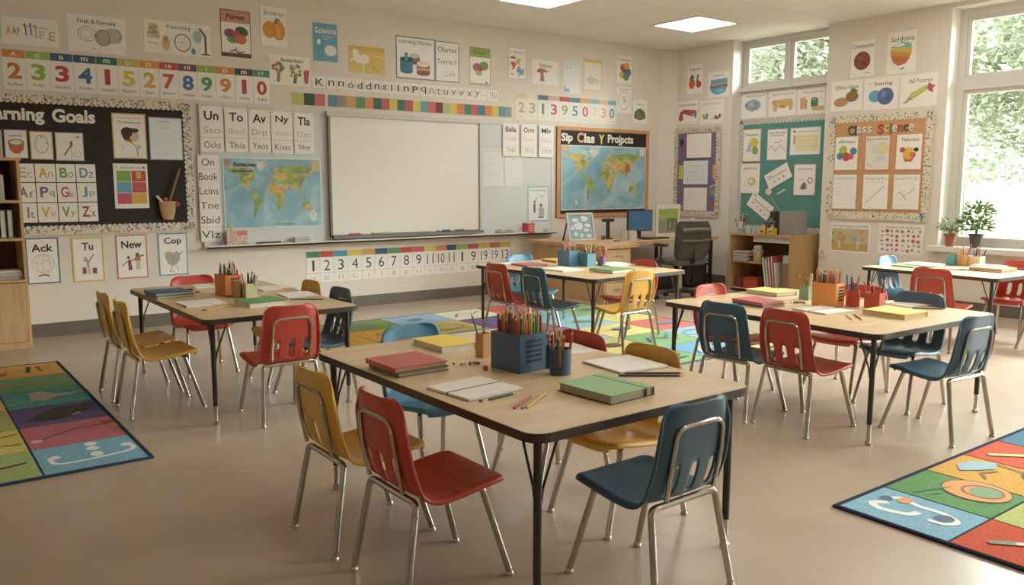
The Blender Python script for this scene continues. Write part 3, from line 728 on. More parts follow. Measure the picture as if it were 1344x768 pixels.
fill(-4.60, -5.64, z + .007, .09, .13, 6, 26, 0, ['tan', 'navy', 'orange', 'black', 'red', 'pink', 'yellow', 'brown', 'green', 'blue', 'teal', 'orange', 'purple'], 'the orange box, right table', 'pencils in the orange box on the right table', .05, 10, (.215, .25), r=.0055)
fill(-4.425, -5.37, z + .006, .045, .045, 0, 5, 0, ['white', 'grey', 'red', 'tan', 'brown'], 'the green cup, right table', 'pencils in the green cup', .26, 11, (.15, .19), r=.005)
fill(-4.478, -5.74, z + .006, .055, .055, 0, 5, 0, ['blue', 'red', 'navy', 'grey'], 'the left red cup, right table', 'pencils in the left red cup', .22, 13, (.16, .22), r=.006)
fill(-4.425, -5.86, z + .006, .06, .06, 0, 7, 0, ['red', 'pink', 'black', 'brown', 'black', 'tan'], 'the right red cup, right table', 'pencils in the right red cup', .3, 14, (.15, .20), r=.005)
pencil((-4.28, -6.03, z + .005), (.14, -.15, 0), .2, 'navy', 'dark blue pen at the near edge of the white pad, right table', None, .0045, 'pen', 'pen')
pencil((-4.86, -5.93, z + .005), (-.15, -.13, 0), .2, 'yellow', 'yellow pencil lying left of the pair on the right table', None, .0045)
pencil((-4.81, -5.95, z + .005), (-.15, -.14, 0), .21, 'brown', 'brown pencil lying right of the pair on the right table', None, .0045)
for i, (dx, dy, a) in enumerate(((-.03, .03, 20), (0, 0, 70), (.03, -.03, 40), (.05, .0, 100))):
    pencil((-4.66 + dx, -5.46 + dy, z + .006), (math.cos(R(a)), math.sin(R(a)), 0), .06, ('tan', 'brown', 'brown', 'tan')[i], 'short pencil stub in the pile before the green cup, right table', 'pencil stubs on the right table', .0065, 'pencil stub', 'pencil_stub')

# ---- window table
z = T5H
cup(-1.18, -4.80, z, .035, .10, '3f8792', 'teal square cup on the table under the window', True)
cup(-1.115, -4.88, z, .042, .11, 'b98d58', 'brown cup of pencils on the table under the window', True)
cup(-1.04, -4.97, z, .055, .095, 'd9c79a', 'cream square cup on the table under the window', True)
fill(-1.115, -4.88, z + .006, .05, .05, 0, 7, 0, ['purple', 'yellow', 'pink', 'tan', 'red'], 'the brown cup under the window', 'pencils in the brown cup on the window table', .25, 15, (.17, .22), r=.006)
fill(-1.04, -4.97, z + .006, .07, .07, 0, 6, 0, ['blue', 'navy', 'orange', 'yellow'], 'the cream cup under the window', 'pencils in the cream cup on the window table', .22, 16, (.16, .2), r=.006)
book(-1.42, -5.28, z, .26, .30, .020, -5, 'b9675a', 'red book at the bottom of the stack on the window table', 'F')
book(-1.42, -5.28, z + .0205, .25, .30, .016, -5, 'cdb068', 'yellow-edged white book in the stack on the window table', 'F', edge='d6ac4c')
pad(-1.35, -5.22, z + .037, .20, .24, .006, -3, 'blue-grey sheet on top of the stack on the window table', 'b9c4c9', name='paper_sheet', cat='paper')
book(-1.62, -4.62, z, .24, .24, .014, -6, '5f8a55', 'green book at the far corner of the window table', 'F', edge='6f9a5f')
pad(-1.50, -4.68, z + .0145, .22, .26, .008, -10, 'white notebook on the green book, window table')
pad(-1.24, -4.58, z, .18, .26, .008, -4, 'white paper at the window side of the window table', name='paper_sheet', cat='paper')
pencil((-1.62, -4.98, z + .005), (.05, -.2, 0), .2, 'grey', 'grey pencil lying on the window table, left one', None, .005)
pencil((-1.54, -5.05, z + .005), (-.02, -.2, 0), .2, 'black', 'black pencil lying on the window table, right one', None, .005)

# ------------------------------------------------------------------ left bookcase
bx = empty('bookcase', (-8.93, -.26, 0)); tag(bx, 'tall light wood bookcase with cupboard door at the left edge', 'bookcase')
W2 = .45; d0, d1 = -.24, .235
MB().box(W2 - .022, W2, d0, d1, 0, 1.60, M_WOOD).obj('side_panel', bx); MB().box(-W2, -W2 + .022, d0, d1, 0, 1.60, M_WOOD).obj('side_panel', bx)
MB().box(-W2 + .022, W2 - .022, d1 - .01, d1, .05, 1.58, mat('5b3f28', .7)).obj('back_panel', bx)
MB().box(-W2 - .012, W2 + .012, d0 - .012, d1, 1.60, 1.625, M_WOOD).obj('top_panel', bx)
for zz in (1.245, .925, .57): MB().box(-W2 + .022, W2 - .022, d0, d1 - .01, zz, zz + .022, M_WOOD).obj('shelf', bx)
MB().box(-W2 + .022, W2 - .022, d0 - .004, d1 - .01, 0, .055, M_WOOD).obj('plinth', bx)
for a, c, kx in ((.002, W2 - .026, .1), (-W2 + .026, -.002, -.1)):
    do = MB().box(a, c, d0 - .018, d0, .06, .565, M_WOOD).obj('door', bx)
    kb = MB().tube([(kx * 1.9, d0 - .018, .44), (kx * 1.9, d0 - .03, .44), (kx * 1.9, d0 - .042, .44)], [.006, .008, .014], mat('a98a60', .5), 10).obj('knob', do, True)
def std_book(x, y, z, t, d, h, color, label, group, tilt=0, rz=0, name='book'):
    o = book(0, 0, 0, d, h, t, 0, color, label, 'B', group=group)
    # stand it: its thickness along x
    o.matrix_world = Matrix.Translation((x, y, z)) @ Matrix.Rotation(R(rz), 4, 'Z') @ Matrix.Rotation(R(tilt), 4, 'Y') @ Matrix(((0, 0, 1, -t / 2), (-1, 0, 0, 0), (0, 1, 0, h / 2), (0, 0, 0, 1)))
    return o
tag(MB().box(-.12, .12, -.13, .13, 0, .21, mat('b9b0a2', .7)).box(-.10, -.02, -.132, -.13, .05, .12, mat('8a8378', .7)).obj('storage_bin', None, loc=(-8.72, -.33, 1.268)), 'grey white storage bin on the top shelf of the bookcase', 'storage bin')
for i, (c, t) in enumerate((('6f7468', .045), ('8e8a76', .04), ('5f6b64', .04), ('a29c88', .035))):
    std_book(-8.73 + i * .052, -.36, .948, t, .20, .235, c, ['dark olive file leftmost', 'tan file second', 'grey green file third', 'pale file rightmost'][i] + ' on the middle bookcase shelf', 'files on the middle bookcase shelf')
book(-8.66, -.36, .593, .30, .22, .03, 0, 'a59488', 'brown grey book at the bottom of the pile in the bookcase', 'F', 'c9beb0')
book(-8.655, -.36, .6235, .29, .22, .03, 0, 'b8a69a', 'pinkish grey book in the middle of the pile in the bookcase', 'F', 'd0c6b8')
book(-8.66, -.36, .654, .27, .21, .018, 0, 'cfc6b8', 'cream book on top of the pile in the bookcase', 'F', 'd8d0c2')
tag(MB().box(-.13, .13, -.1, .1, 0, .18, mat('c7a878', .7)).box(-.14, .14, -.11, .11, .18, .2, mat('bb9a68', .7)).obj('cardboard_box', None, loc=(-8.72, -.30, 1.626)), 'tan lidded box standing on top of the bookcase', 'box')

# ------------------------------------------------------------------ FRONT WALL: whiteboard, screen, tray
wb = empty('whiteboard', (-4.54, 0, .78)); tag(wb, 'long pale wall whiteboard behind the hanging cards and map', 'whiteboard')
MB().box(-2.28, 2.28, -.016, 0, 0, 1.39, mat('ccd2d3', .25, var=.02, spec=.5)).obj('panel', wb)
f = MB(); fm = mat('d0cdc6', .35, var=.03)
f.box(-2.30, 2.30, -.026, 0, 1.375, 1.42, fm); f.box(-2.30, -2.275, -.022, 0, 0, 1.40, fm); f.box(2.275, 2.30, -.022, 0, 0, 1.40, fm); f.obj('frame', wb)
f = MB(); f.box(-2.30, 2.30, -.125, 0, -.028, -.012, fm); f.box(-2.30, 2.30, -.125, -.115, -.028, .004, fm); f.box(-2.3, 2.3, -.02, 0, -.02, .01, fm); f.obj('pen_tray', wb)
TR = .768   # tray surface
sc = empty('projection_screen', (-4.46, -.03, .82)); tag(sc, 'big blank white projection board in the middle of the front wall', 'projection screen')
MB().box(-.985, .985, -.030, -.004, .02, 1.335, mat('e6e2d9', .35, var=.02)).obj('writing_surface', sc)
gm = mat('77736c', .4, .3)
f = MB(); f.box(-1.012, -.985, -.036, 0, .0, 1.34, gm); f.box(.985, 1.008, -.036, 0, .0, 1.34, gm); f.box(-1.012, 1.008, -.036, 0, .0, .022, gm); f.obj('frame', sc)
f = MB(); f.box(-1.03, 1.02, -.055, .012, 1.325, 1.372, mat('c9c5bc', .4)); f.obj('roller_case', sc)
f = MB(); f.box(-1.0, 1.03, -.085, -.03, -.022, .012, mat('6f6a63', .5)); f.obj('marker_ledge', sc)
for i, (x, c, n, L) in enumerate(((-5.20, 'red', 'red', .13), (-5.03, 'white', 'white', .15), (-4.83, 'lime', 'pale green', .15), (-4.15, 'white', 'white', .14), (-3.78, 'blue', 'blue', .12), (-3.98, 'black', 'black', .11))):
    o = MB().tube([(-L / 2, 0, 0), (L / 2 - .04, 0, 0)], .011, mat(COLN[c], .4), 10).obj('marker_pen', None, True, (x, -.092, .843))
    tag(o, f'{n} marker on the ledge of the projection board, ' + ['leftmost', 'second from left', 'third from left', 'right of the middle', 'furthest right', 'next to the blue one'][i], 'marker')
    MB().tube([(L / 2 - .04, 0, 0), (L / 2, 0, 0)], .012, mat(COLN['grey' if c == 'white' else c], .4), 10).obj('cap', o, True)

# tray things
o = MB().box(-.105, .105, -.035, .035, 0, .155, ramp_mat('confetti_card', [(.3, 'c4564f'), (.42, 'd9c9a4'), (.5, 'd98f8a'), (.58, '6f9fb5'), (.66, 'd6b350')], 28, .6, detail=2)).obj('gift_box', None, loc=(-6.53, -.07, TR)); tag(o, 'floral patterned card box standing at the left end of the tray', 'box')
MB().box(.0, .1052, -.0353, .0353, .11, .1552, mat('c76f68', .6)).obj('lid_flap', o)
q = MB(); q.tube([(-.05, 0, .15), (-.055, 0, .20)], .004, mat('6d8a4a', .6), 6)
for k in range(6): q.ball((-.055 + .016 * math.cos(k * PI / 3), -.005, .205 + .016 * math.sin(k * PI / 3)), .010, mat('dccb6a', .6), 8)
q.obj('paper_flower', o, True)
o = MB().box(-.13, .13, -.02, .02, 0, .03, mat('26221f', .5)).obj('board_eraser', None, loc=(-6.19, -.07, TR)); tag(o, 'long black board eraser on the whiteboard tray', 'eraser')
MB().box(-.128, .128, -.019, .019, -.0, .012, mat('555049', .8)).obj('felt_pad', o)
o = MB()
for k in range(4): o.box(-.09 + .004 * (k % 2), .09, -.03, .03, k * .017, k * .017 + .015, mat('bdb7ab', .7))
tag(o.obj('card_stack', None, loc=(-5.82, -.07, TR)), 'stack of grey white cards on the tray under the map', 'stack of cards')
q = MB()
for k in range(7): q.ball((-.12 + .04 * k, -.01 * (k % 2), .03 + .012 * math.sin(k * 1.7)), .032, mat('a9a69c', .8, var=.3), 10, (1.1, .7, .9))
tag(q.obj('crumpled_cloth', None, True, (-3.08, -.075, TR)), 'crumpled grey cloth on the tray right of the projection board', 'cloth')
o = cup(-2.69, -.07, TR, .058, .13, 'b83d3d', 'red basket of white cards on the right end of the tray', True, name='tray_basket'); o['category'] = 'basket'; del o['group']
q = MB()
for k in range(3):
    for l in range(3): q.box(-.03 + k * .026, -.014 + k * .026, -.0592, -.058, .03 + l * .03, .048 + l * .03, mat('e0b0a8', .7))
q.obj('punched_holes', o)
for k in range(3):
    x = MB().box(-.035, .035, -.004, .004, 0, .13, mat('ddd6c8', .7)).obj('index_card', None, loc=(-2.70 + .01 * k, -.095 + k * .022, TR + .02)); tag(x, ['front', 'middle', 'back'][k] + ' white index card standing in the red tray basket', 'card', 'cards in the red tray basket')
q = MB().ball((0, 0, .03), .035, mat('a9b59c', .8, var=.25), 10, (1.2, .7, .9)); q.ball((.04, 0, .022), .026, mat('c9c6ba', .8), 10)
tag(q.obj('crumpled_tissue', None, True, (-2.40, -.07, TR)), 'small pale green crumpled tissue at the right end of the tray', 'tissue')

# ------------------------------------------------------------------ FRONT WALL: posters
K = 'black ink'
tx = lambda s, cx, cy, w, h, c='35302c', b=0: (s, cx, cy, w, h, c, b)
sheet('wall_poster', 'F', (-8.477, 2.626, -8.037, 2.861), 'white poster with coloured letters at top left corner of the front wall', 'poster',
      texts=[tx('A', .11, .5, .09, .34, 'd0913f', 1), tx('A', .21, .5, .08, .28, '5f8f6a', 1), tx('y', .28, .46, .06, .28, '6a8f5a', 1), tx('F', .70, .42, .10, .3, 'b9b2a6'), tx('E', .88, .40, .12, .34, 'd3a878', 1)],
      draws=[('l', [(.40, .78), (.42, .36)], .012, 'b84a3e'), ('l', [(.49, .8), (.51, .38)], .012, '3c7f72'), ('l', [(.58, .76), (.6, .32)], .012, 'd0a14a'), ('l', [(.37, .72), (.8, .66)], .006, '8d8a86'), ('e', .4, .74, .02, .04, '7b3c36'), ('e', .5, .78, .02, .04, '3c7f72'), ('e', .58, .74, .02, .04, 'b9934a')])
sheet('wall_poster', 'F', (-7.962, 2.609, -7.473, 2.941), 'white poster with grey pencil drawing of a disc and a jar', 'poster', texts=[tx('Firsh & Ferrece', .5, .84, .66, .11)],
      draws=[('o', .32, .5, .15, .2, .005, '6f6b66'), ('o', .31, .5, .1, .13, .003, '8d8a86'), ('e', .82, .5, .12, .20, 'a7a29a'), ('e', .74, .49, .14, .22, 'b9b4ab'), ('e', .60, .43, .13, .22, '8f8a82'), ('e', .60, .43, .115, .2, 'aaa59c'), ('o', .60, .43, .13, .22, .004, '57534e'), ('l', [(.44, .5), (.5, .48)], .004, '57534e'), ('l', [(.4, .12), (.46, .12)], .004, '6f6b66')])
sheet('wall_poster', 'F', (-7.311, 2.658, -6.682, 2.970), 'white poster titled Keatvting with wheel and figure sketches', 'poster', texts=[tx('Keatvting', .52, .82, .36, .15)],
      draws=[('p', [(.05, .45), (.08, .9), (.2, .88), (.24, .45)], 'c9b79a'), ('l', [(.06, .6), (.2, .62), (.09, .75), (.2, .8)], .008, '8a5f44'), ('e', .32, .3, .06, .2, 'c9a97a'), ('e', .32, .46, .04, .1, 'b98a5a'), ('o', .57, .38, .12, .26, .01, '6b675f'), ('l', [(.45, .4), (.69, .36)], .003, '8d8a86'), ('l', [(.52, .2), (.62, .58)], .003, '8d8a86'), ('e', .8, .6, .07, .2, '9fb4bd'), ('l', [(.84, .85), (.92, .65), (.92, .1)], .022, '5f5a57'), ('l', [(.86, .08), (.98, .08)], .012, '4f4a47'), ('e', .73, .14, .035, .1, '5f8aa6'), ('l', [(.05, .3), (.2, .28)], .006, '8d8a86')])
sheet('wall_poster', 'F', (-6.577, 2.687, -6.270, 3.150), 'poster with pink header and coloured balls above brown soil', 'poster', border='4b3a34', bw=.007, header='c7857f', hh=.27,
      texts=[tx('Fsrnn', .5, .86, .6, .11, '4a2f2c', 1)], draws=[('e', .3, .50, .19, .10, '7d4f78'), ('e', .7, .56, .22, .10, '3f5f44', -15), ('e', .52, .5, .12, .07, 'b8463e'), ('e', .4, .37, .2, .075, '5f8a4a'), ('e', .66, .39, .19, .1, 'cf6a3f'), ('o', .66, .39, .19, .1, .004, '7a3f2c'), ('r', .02, .015, .98, .09, '6b4a34'), ('l', [(.3, .12), (.45, .15), (.6, .1), (.75, .13)], .012, '5a3d2c'), ('l', [(.45, .14), (.5, .2)], .01, '5a3d2c')])
sheet('wall_poster', 'F', (-6.168, 2.824, -5.872, 3.242), 'white poster with two orange pumpkins near the ceiling', 'poster', border='dcd3c4', bw=.01, texts=[tx('Erolerao', .52, .82, .72, .1)],
      draws=[('e', .33, .42, .23, .20, 'd98a34'), ('e', .66, .42, .25, .24, 'd98f2f', 10), ('o', .33, .42, .23, .20, .004, '9a5f24'), ('o', .66, .42, .2, .24, .003, 'a8661f'), ('e', .66, .42, .07, .235, 'e0a048', 8), ('l', [(.55, .6), (.6, .7), (.7, .66)], .014, '4a6a38'), ('l', [(.56, .62), (.7, .56)], .01, '4a6a38')])
sheet('wall_poster', 'F', (-5.597, 2.723, -5.299, 3.136), 'blue Science poster with white spoon and plate shapes', 'poster', paper='5f9fb8', border='cfd6d4', bw=.006,
      texts=[tx('Science', .52, .80, .82, .15, 'e9e6dc', 1), tx('Mulurver', .62, .66, .4, .055, 'cfdcdd')], draws=[('e', .7, .3, .24, .14, 'e9e6dc'), ('l', [(.25, .12), (.25, .46)], .006, '3f6f86'), ('l', [(.36, .12), (.36, .5)], .006, '3f6f86'), ('e', .25, .5, .07, .07, 'dfe3de'), ('l', [(.45, .58), (.6, .58)], .006, 'cfdcdd')])
sheet('wall_poster', 'F', (-5.174, 2.640, -4.726, 2.931), 'yellow poster with a white bird shape', 'poster', paper='d9b95f', draws=[('r', 0, .82, 1, 1, 'd0ac4c'), ('r', 0, 0, 1, .22, 'd8c076'), ('p', [(.1, .75), (.14, .9), (.24, .85), (.3, .66), (.45, .72), (.56, .62), (.56, .42), (.42, .34), (.25, .36), (.12, .48), (.06, .38), (.03, .46), (.12, .56)], 'ece8de'), ('l', [(.4, .34), (.4, .05)], .018, 'dfe3c8'), ('e', .68, .2, .05, .05, 'b5b45a'), ('e', .78, .12, .04, .05, 'b5b45a'), ('l', [(.6, .7), (.95, .65)], .012, 'e6d6a0')])
sheet('wall_poster', 'F', (-6.082, 2.447, -5.628, 2.750), 'white poster with three small trees left of the letter strip', 'poster', texts=[tx('Ibvne lnast', .55, .85, .56, .13)],
      draws=[('l', [(.2, .12), (.22, .45)], .035, '8a7f86')] + [('e', .2 + .13 * math.cos(k * .9) * (.5 + .5 * (k % 2)), .58 + .16 * math.sin(k * .9) * (.5 + .5 * ((k + 1) % 2)), .04, .06, ['c46a3e', '7f8f5a', 'b98a9a', '5f7f5a', 'd09a5a'][k % 5]) for k in range(14)] + [('l', [(.6, .1), (.62, .3)], .035, '5f6f4a')] + [('e', .62 + .11 * math.cos(k * 1.1), .5 + .18 * math.sin(k * 1.7), .045, .06, ['cf8a44', '5f9f8a', '6f8f4a', 'c9a24a'][k % 4]) for k in range(11)] + [('p', [(.84, .1), (.93, .1), (.96, .5), (.82, .48)], 'b5525a'), ('e', .9, .5, .07, .06, 'b5525a')])
# letter strip
def strip_alpha():
    x0, z0, x1, z1 = -5.607, 2.44, -3.122, 2.569; w = x1 - x0; h = z1 - z0
    lets = list('Knnóddngl') + ['I', 'n', 'P', 'q', 'n', 't', 'u', 'v', 'w', 'x', 'y', '.', '7151']
    cs = ['2f2b28'] * 13 + ['8d8a86'] * 2 + ['6f6b66'] * 5 + ['8d8a86', '6f6b66']
    n = len(lets); wd = [1.35, 1, 1, 1, .9, .95, .9, .8, .7] + [.8, 1, 1, 1, .9, .8, .9, 1, 1, 1, 1, .8, 1.5]
    t = sum(wd); u = 0; ds = []; tt = []
    for s_, k, c in zip(lets, wd, cs):
        a = k / t; ds.append(('l', [(u + a, 0.04), (u + a, .96)], .004, '9d978c'))
        tt.append((s_, u + a / 2, .48, .6 * a, (.60 if s_[0] in 'KbdlIPtqyp7ó' else .45) if s_ != '.' else .1, c, 0)); u += a
    return sheet('letter_strip', 'F', (x0, z0, x1, z1), 'long white strip of handwritten letters above the coloured band', 'letter strip', texts=tt, draws=ds)
strip_alpha()
# colour band
cols = ['b5bf62', '2f4f44', 'c4626f', None, '4f8196', '9a8486', 'd0a04c', '4f8a64', 'd68a4c', '35604f', 'b55a5f', 'd0c258', '3f6f5f', 'b0555f', 'cfc45c', '5f9ab2', 'c05f72', '7a3a26', 'a5bb84', 'd3bd52', 'd2774a', '3f7f5c', 'c4565f', '3f7488', 'd07f44', 'd2ba58', '55939a', '8f9596']
cw = [1.5, 1.3, 1.3, .35] + [1.2] * 4 + [1.1] * 20; tot = sum(cw); u = 0; ds = []
for c, k in zip(cols, cw):
    if c: ds.append(('r', u / tot, 0, (u + k) / tot, 1, c))
    u += k
sheet('colour_band', 'F', (-5.854, 2.251, -2.918, 2.376), 'long band of plain coloured squares directly above the projection board', 'colour band', draws=ds, paper='d8cdb8', pic='colour_squares')
sheet('wall_poster', 'F', (-4.579, 2.621, -4.054, 3.099), 'blue framed poster with three painted tubs', 'poster', border='3f7899', bw=.012, texts=[tx('Learning Olamaic', .5, .87, .84, .11)],
      draws=[('r', .34, .35, .60, .56, '45657f'), ('e', .47, .56, .13, .06, 'b9c2c4'), ('l', [(.34, .46), (.6, .46)], .02, 'b8574a'), ('r', .1, .16, .42, .46, '3f7390'), ('e', .26, .46, .16, .06, '2c4456'), ('e', .26, .17, .16, .05, '3f7390'), ('r', .22, .42, .3, .62, '4f86a6'), ('r', .52, .14, .86, .38, '9a5f52'), ('e', .69, .38, .17, .075, 'e0dac8'), ('e', .69, .15, .17, .05, '8a5548'), ('l', [(.52, .25), (.86, .25)], .02, 'c9b29a')])
sheet('wall_poster', 'F', (-4.047, 2.623, -3.712, 3.093), 'blue framed poster of three handwritten lines right of the tub poster', 'poster', border='3f7899', bw=.010, texts=[tx('Olames', .5, .80, .78, .13), tx('Tnrrnt f', .48, .50, .82, .12), tx('Caft', .6, .2, .45, .13, 'a9b2b5')])
sheet('wall_poster', 'F', (-3.557, 2.619, -3.245, 3.070), 'poster with green header and three coloured balls', 'poster', border='6f8f4a', bw=.006, header='86ab4e', hh=.26, texts=[tx('Dcppıe', .5, .86, .62, .10, '35452a')],
      draws=[('e', .35, .47, .2, .11, 'a8627f'), ('e', .68, .52, .22, .12, '6f9a4a'), ('e', .44, .33, .16, .08, 'a9bf72'), ('e', .5, .44, .14, .07, 'b8505a'), ('o', .35, .47, .2, .11, .003, '6a3f52'), ('r', .03, .02, .97, .05, 'b9b2a4'), ('e', .8, .08, .06, .03, '8d8a86')])
sheet('wall_poster', 'F', (-2.966, 2.735, -2.679, 3.126), 'white poster with red yellow and blue splashes', 'poster', border='a99a90', bw=.005, texts=[tx('L Gpaniro', .52, .85, .8, .09)],
      draws=[('p', [(.45, .72), (.5, .62), (.72, .68), (.62, .55), (.7, .42), (.52, .48), (.4, .4), (.42, .56)], 'd6b63c'), ('e', .25, .67, .16, .04, '4f8a44'), ('p', [(.1, .5), (.25, .55), (.4, .5), (.36, .36), (.2, .25), (.24, .38)], 'c4505c'), ('p', [(.5, .38), (.62, .42), (.72, .3), (.92, .38), (.82, .24), (.9, .12), (.7, .16), (.55, .06), (.6, .22), (.42, .2)], '6fa8c4'), ('e', .2, .14, .1, .03, 'c9b2b4')])
sheet('wall_poster', 'F', (-2.580, 2.700, -2.140, 3.006), 'white poster with brown mushroom tree drawing', 'poster', texts=[tx('Riblister', .52, .78, .48, .16, '55504b')], draws=[('p', [(.15, .5), (.3, .66), (.5, .62), (.58, .5), (.42, .5), (.46, .12), (.3, .12), (.32, .48)], '9c7256'), ('e', .28, .55, .1, .08, 'b5524a'), ('l', [(.5, .6), (.66, .55)], .015, 'c9a29a')])
sheet('wall_poster', 'F', (-2.057, 2.611, -1.755, 3.027), 'pale blue poster with faint writing and a blue corner splash', 'poster', paper='e2e8ea', texts=[tx('Parly', .3, .82, .4, .09, '7f9aac')], draws=[('l', [(.2, .92), (.95, .92)], .004, '9fb0ba'), ('p', [(.05, .05), (.1, .3), (.18, .12), (.3, .18), (.4, .04)], '7fb0c9')])
sheet('wall_poster', 'F', (-1.686, 2.677, -1.362, 3.099), 'white poster edged in yellow with faint grey ovals', 'poster', paper='e9e4d8', border='d9b35a', bw=.008, draws=[('r', .03, .88, .97, .97, 'd9b962'), ('e', .4, .32, .25, .12, 'cdc8be'), ('e', .75, .3, .1, .1, 'd2cdc3'), ('l', [(.3, .86), (.35, .95), (.6, .85)], .008, 'c9963e')])
sheet('wall_poster', 'F', (-1.075, 2.810, -.782, 3.194), 'white poster with a cluster of five coloured balls near the corner', 'poster', texts=[tx('Svoftomn', .5, .86, .8, .09)], draws=[('e', .42, .56, .2, .14, 'b8465a'), ('e', .66, .64, .2, .12, 'd9a23c'), ('e', .78, .42, .18, .14, '3f7f9a'), ('e', .56, .42, .17, .12, '7f4a86'), ('e', .35, .3, .18, .12, 'a9bf3f'), ('e', .62, .24, .2, .12, '4f8a44')])
sheet('wall_poster', 'F', (-1.066, 2.406, -.779, 2.769), 'white sheet with a hand-drawn clock circle', 'poster', texts=[tx('Klobooo', .5, .91, .7, .08, 'a8a29a'), tx('5', .52, .5, .16, .2, '7f7a74')], draws=[('o', .5, .47, .4, .34, .005, '6f6b66'), ('l', [(.5, .47), (.35, .65)], .004, '8d8a86'), ('l', [(.5, .47), (.65, .52)], .004, '8d8a86')])
sheet('wall_poster', 'F', (-.738, 2.270, -.457, 2.600), 'white sheet with a green bushy mound in the wall corner', 'poster', texts=[tx('Llkpone', .5, .82, .76, .1, '55504b')], draws=[('p', [(.08, .22), (.08, .45), (.3, .62), (.55, .66), (.85, .5), (.92, .24), (.5, .14)], '52693a'), ('e', .35, .42, .1, .06, '7f7a44'), ('e', .62, .4, .12, .07, '6a5a34'), ('e', .5, .28, .2, .07, '6f7f44'), ('e', .75, .28, .1, .06, '7a6a3c')])

# number cards, left run and right run
xs = [-8.496, -8.315, -8.124, -7.935, -7.744, -7.558, -7.37, -7.191, -7.01, -6.829, -6.646, -6.454, -6.263, -6.085]
hd = ['d0803a', '9ab24c', '36577c', '36506f', '2f6a5c', 'b9b24a', 'd0903c', 'b5434a', '6f3f5c', '86a848', 'd07f3c', '4f3a50', '3f8272']
nm = [('2', 'cf6a34'), ('3', '8fb24a'), ('3', 'b5383e'), ('4', '2f6a92'), ('1', 'b5363e'), ('5', 'd3b93a'), ('2', 'd3a038'), ('7', 'c2463a'), ('8', '3a7296'), ('9', '4f9648'), ('9', 'd07f34'), ('1', 'b53f48'), ('0', 'b83e44')]
ht = ['A', 'C', 'B', 'm', 'm', 'D', 'D', '18', '10', '1', 'D', 'm', '17']
wt = ['Eatfine', 'Ruga', 'Ioasiu', '6ropo', 'tnatisl', 'llatitlt', 'har', 'ptaso', 'vatisos', 'Ouresr', 'rrbirs', 'rinx', 'tau']
cn = ['orange', 'green', 'red', 'blue', 'red', 'yellow', 'yellow', 'red', 'blue', 'green', 'orange', 'red', 'red']
hn = ['orange', 'green', 'navy', 'navy', 'dark green', 'olive', 'orange', 'red', 'purple', 'green', 'orange', 'dark purple', 'teal']
for i in range(13):
    a, bb = xs[i] + .003, xs[i + 1] - .003; dz = 0
    sheet('number_card', 'F', (a, 2.236, bb, 2.577), f'number card with {cn[i]} {nm[i][0]} under {hn[i]} header marked {ht[i]}, left run', 'number card', 'number cards on the left of the front wall', header=hd[i], hh=.20,
          texts=[tx(nm[i][0], .5, .47, .62, .42, nm[i][1], 2), tx(ht[i], .5, .895, .32, .10, 'e3ddd0', 1), tx(wt[i], .5, .13, .66, .085, '55504b')])
xs = [-2.845, -2.672, -2.49, -2.308, -2.119, -1.932, -1.748, -1.566, -1.394, -1.231, -1.078]
nm = [('2', 'd3a884'), ('3', 'a3b58f'), ('1', '5f8a9e'), ('3', 'b85a54'), ('9', '8fac86'), ('5', '5f96ae'), ('0', 'c4685a'), ('7', 'd9d2c0'), ('3', 'd9ae84'), ('0', '4f90ac')]
hd = ['dccaa6', 'dcd8c2', '4f7488', 'c9aaa6', 'b5515a', '4f7f94', 'd2ab5a', '7fb2c4', 'dcb488', '6fa8bf']
cn = ['pale orange', 'pale green', 'slate blue', 'red', 'pale green', 'blue', 'red', 'cream', 'pale orange', 'blue']
for i in range(10):
    sheet('number_card', 'F', (xs[i] + .002, 2.236, xs[i + 1] - .002, 2.56), f'number card with {cn[i]} {nm[i][0]}, {["first", "second", "third", "fourth", "fifth", "sixth", "seventh", "eighth", "ninth", "last"][i]} of the faded run above the map board', 'number card', 'faded number cards above the map board', header=hd[i], hh=.19,
          texts=[tx(nm[i][0], .5, .46, .6, .42, nm[i][1], 1), tx('Iaho', .5, .12, .5, .06, 'b9b2a6')], paper='e8e3d8')
# bottom number cards
xs = [-5.743, -5.586, -5.418, -5.249, -5.068, -4.902, -4.737, -4.57, -4.399, -4.234, -4.076, -3.918, -3.773, -3.601, -3.438, -3.266, -3.103, -2.936]
tx1 = ['1', '2', '3', '4', '5', '6', '7', '8', '9', '11', '10', '11', '1', '9', '19', '19', '13']
tx2 = ['16', 'B', '11', 'C', '1', '1', '8', 'B', '11', '1', '10', '12', 'a', 'B', '6', 'C', '3']
hd = ['3f8262', 'bf4636', '4f8eb0', 'd8c050', 'd09a48', '36486a', '4a9064', 'c04438', 'c4566a', 'd6c45c', 'd6804a', '2f4f70', '8fb45c', 'b8545c', 'cfae48', 'bf6a42', 'd2ae44']
hn = ['green', 'red', 'sky blue', 'yellow', 'orange', 'navy', 'green', 'red', 'pink', 'yellow', 'orange', 'navy', 'light green', 'rose', 'gold', 'rust', 'amber']
for i in range(17):
    sheet('number_card', 'F', (xs[i] + .001, .313, xs[i + 1] - .001, .661), f'plain number card {tx1[i]} with {hn[i]} tab under the whiteboard, number {["one", "two", "three", "four", "five", "six", "seven", "eight", "nine", "ten", "eleven", "twelve", "thirteen", "fourteen", "fifteen", "sixteen", "seventeen"][i]} from left', 'number card', 'number cards under the whiteboard', header=hd[i], hh=.19,
          texts=[tx(tx1[i], .5, .55, .42 if len(tx1[i]) == 1 else .6, .34, '35302c'), tx(tx2[i], .5, .14, .34, .14, 'b3aea4')], draws=[('l', [(0, .3), (1, .3)], .004, 'b9b2a6'), ('l', [(.995, 0), (.995, .8)], .003, 'b9b2a6')])

